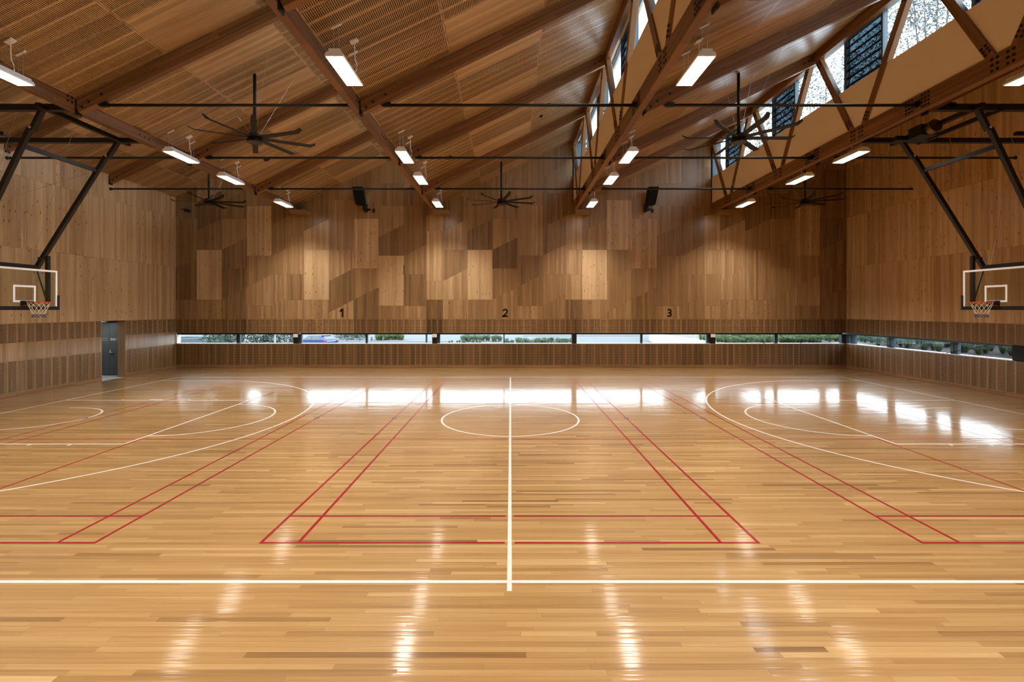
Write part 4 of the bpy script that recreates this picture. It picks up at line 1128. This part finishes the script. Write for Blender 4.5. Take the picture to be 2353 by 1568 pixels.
shrub(772, 842, 66, -1.3, .1, 2200, .22, LEAF, 'dense dark green bush behind the blue car and bollards')
for px in (797.4, 826.2, 853.8, 880.2):
    x = (px - VX) * 62 / F; nm = {797.4: 'first', 826.2: 'second', 853.8: 'third', 880.2: 'fourth'}[px]
    b = empty('bollard', (x, 62, -1.3)); tag(b, 'dark grey bollard outside second window, %s from the blue car' % nm, 'bollard', 'bollards')
    MB().tube([(x, 62, -1.3), (x, 62, -.80)], .11, 12).build('post', BLUEGREY, b)
    MB().tube([(x, 62, -.80), (x, 62, -.74), (x, 62, -.70)], .125, 12, r1=.06).build('cap', BLACK, b)
    MB().tube([(x, 62, -.86), (x, 62, -.81)], .113, 12).build('band', KERB, b)
for a, b2, yy, nm in ((-26, -8, 60.5, 'in front of the bollards'), (-14, 14, 84, 'along the distant road'), (2, 20, 74, 'behind the bare asphalt')):
    o = MB().box(a, b2, yy, yy + .3, -1.31, -1.16).build('kerb', KERB); tag(o, 'pale concrete kerb %s' % nm, 'kerb')
for px, yy, lb in ((980, 25.6, 'dark steel post just outside the second far window'), (632, 27.2, 'pale thin post among leaves outside leftmost window'), (1679, 30, 'pale thin post on the grass bank outside rightmost far window')):
    x = (px - VX) * yy / F
    zb_ = bank(x, yy) if x > 12 else -1.3
    o = MB().tube([(x, yy, zb_), (x, yy, 3.2)], .055 if px == 980 else .03, 10).build('post', BLUEGREY if px == 980 else ALU); tag(o, lb, 'post')
# grey trailer side far left
tr = empty('trailer', (-24, 33, -1.3)); tag(tr, 'dark blue grey trailer side with white rails seen through leftmost window', 'trailer')
MB().box(-25.5, -19.9, 33, 35, -.75, .98).build('side_panel', TRAILER, tr)
MB().prism([(-25.5, 32.97, .74), (-19.9, 32.97, .96), (-19.9, 32.97, .92), (-25.5, 32.97, .70)], (0, .03, 0)).build('rail', KERB, tr)
MB().prism([(-25.5, 32.97, .86), (-19.9, 32.97, 1.12), (-19.9, 32.97, 1.09), (-25.5, 32.97, .83)], (0, .03, 0)).build('rail', KERB, tr)
for x in (-24.5, -21): MB().disc((x, 32.9, -.95), (0, 1, 0), .36, .25, 18).build('wheel', RUBBER, tr)
o = MB().box(-34, -23.6, 40, 41, -1.3, 3).build('brick_building', BRICKM); tag(o, 'dull brick building corner beyond the leftmost window', 'building')
# blue car
car = empty('car', (-20.35, 50.3, -1.27), math.radians(156)); tag(car, 'blue hatchback car parked outside the second far window', 'car')
TT[car.name] = Vector((0, 0, 0))
W2 = .88
prof = [(-2.05, .35), (2.1, .35), (2.15, .62), (2.0, .80), (1.15, .95), (-1.85, 1.0), (-2.08, .80)]
MB().prism([(x, -W2, z) for x, z in prof], (0, 2 * W2, 0)).build('body', CARBLUE, car)
ca = [(1.1, .94), (.35, 1.42), (-1.25, 1.48), (-1.90, .98)]
m = MB(); i = 0
lo = [(x, y, z) for x, z in ca for y in (-W2 + .04 if z < 1.2 else -W2 + .20, W2 - .04 if z < 1.2 else W2 - .20)]
m.v += lo; m.f += [(0, 2, 4, 6), (7, 5, 3, 1), (0, 1, 3, 2), (2, 3, 5, 4), (4, 5, 7, 6), (6, 7, 1, 0)]
m.build('cabin', CARBLUE, car)
for sgn in (-1, 1):
    def sd(x, z): return (x, sgn * (W2 - .04 - (z - .96) / .5 * .16 + .012), z)
    MB().poly([sd(.92, 1.0), sd(-.10, 1.0), sd(-.10, 1.37), sd(.38, 1.37)]).build('side_window', CARGLASS, car)
    MB().poly([sd(-.18, 1.0), sd(-1.35, 1.03), sd(-1.15, 1.39), sd(-.18, 1.37)]).build('side_window', CARGLASS, car)
    MB().box(-2.13, -1.75, sgn * W2 - .16 if sgn > 0 else -W2 - .01, W2 + .01 if sgn > 0 else -W2 + .16, .78, .93).build('tail_lamp', TAILRED, car)
    for x in (1.3, -1.35): MB().disc((x, sgn * W2 - (.2 if sgn > 0 else -.2), .32), (0, sgn, 0), .32, .21, 20).build('wheel', RUBBER, car)
MB().poly([(-1.88, -.66, 1.02), (-1.88, .66, 1.02), (-1.40, .58, 1.43), (-1.40, -.58, 1.43)]).build('rear_window', CARGLASS, car)
MB().prism([(-1.24, -.6, 1.48), (-1.5, -.58, 1.46), (-1.24, -.6, 1.45)], (0, 1.2, 0)).build('roof_spoiler', CARBLUE, car)
# trees
def tree(x, y, z0, hgt, rad, mat, label, n=3200, ls=.5):
    t = empty('tree', (x, y, z0)); tag(t, label, 'tree', 'gum trees outside')
    m = MB(); m.tube([(x, y, z0), (x + .3, y, z0 + hgt * .35), (x, y + .3, z0 + hgt * .7)], .35, 10, r1=.12)
    cl = []
    for q in range(11):
        a = random.random() * 2 * PI; rr = rad * random.uniform(.15, .8)
        c = (x + rr * math.cos(a), y + rr * math.sin(a), z0 + hgt * random.uniform(.45, .92)); cl.append(c)
        m.tube([(x, y, z0 + hgt * .4), c], .10, 6, r1=.03)
    m.build('trunk', BARK, t)
    m = MB()
    for c in cl: foliage(m, c, rad * .42, rad * .42, hgt * .11, n // 11, ls, .3)
    m.build('crown', mat, t)
TREES = [(28.5, 44, 1.0, 27, 5.2, 'tall pale gum tree seen through the fourth clerestory, middle one'), (29.5, 56.5, .5, 28, 5.4, 'tall pale gum tree seen through the fourth clerestory, far one'),
         (28, 32, 1.2, 26, 4.8, 'tall pale gum tree seen through the fourth clerestory, near one'), (42, 38, 0, 24, 5.5, 'tall gum tree standing behind the planted bank'),
         (-26, 57, -1.3, 11.5, 3.6, 'gum tree beyond the leftmost window, right one'), (-34.6, 56, -1.3, 12, 3.8, 'gum tree beyond the leftmost window, middle one'), (-43, 55, -1.3, 12, 3.8, 'gum tree beyond the leftmost window, left one'),
         (24, 70, -.6, 13, 3.6, 'gum tree beyond the retaining wall, left one'), (35, 74, -.6, 15, 4.2, 'gum tree beyond the retaining wall, right one')]
for x, y, z0, h_, rd, lb in TREES:
    tree(x, y, z0, h_, rd, LEAFPALE if x > 20 else LEAF, lb, 15000 if x > 20 else 9000, .24 if x > 20 else .4)
for q, y in enumerate((14.5, 18.2, 22.6)):
    shrub_at = 24.5
    r = empty('bush', (shrub_at, y, bank(shrub_at, y))); tag(r, 'leafy bush on top of the bank outside right window, %s' % ('near one', 'middle one', 'far one')[q], 'bush')
    m = MB(); foliage(m, (shrub_at, y, bank(shrub_at, y) + 1.3), 1.2, 1.3, 1.3, 700, .3); m.build('foliage', LEAF, r)
    m = MB(); m.tube([(shrub_at, y, bank(shrub_at, y) - .05), (shrub_at, y, bank(shrub_at, y) + 1.4)], .05, 6, r1=.02); m.build('stem', BARK, r)
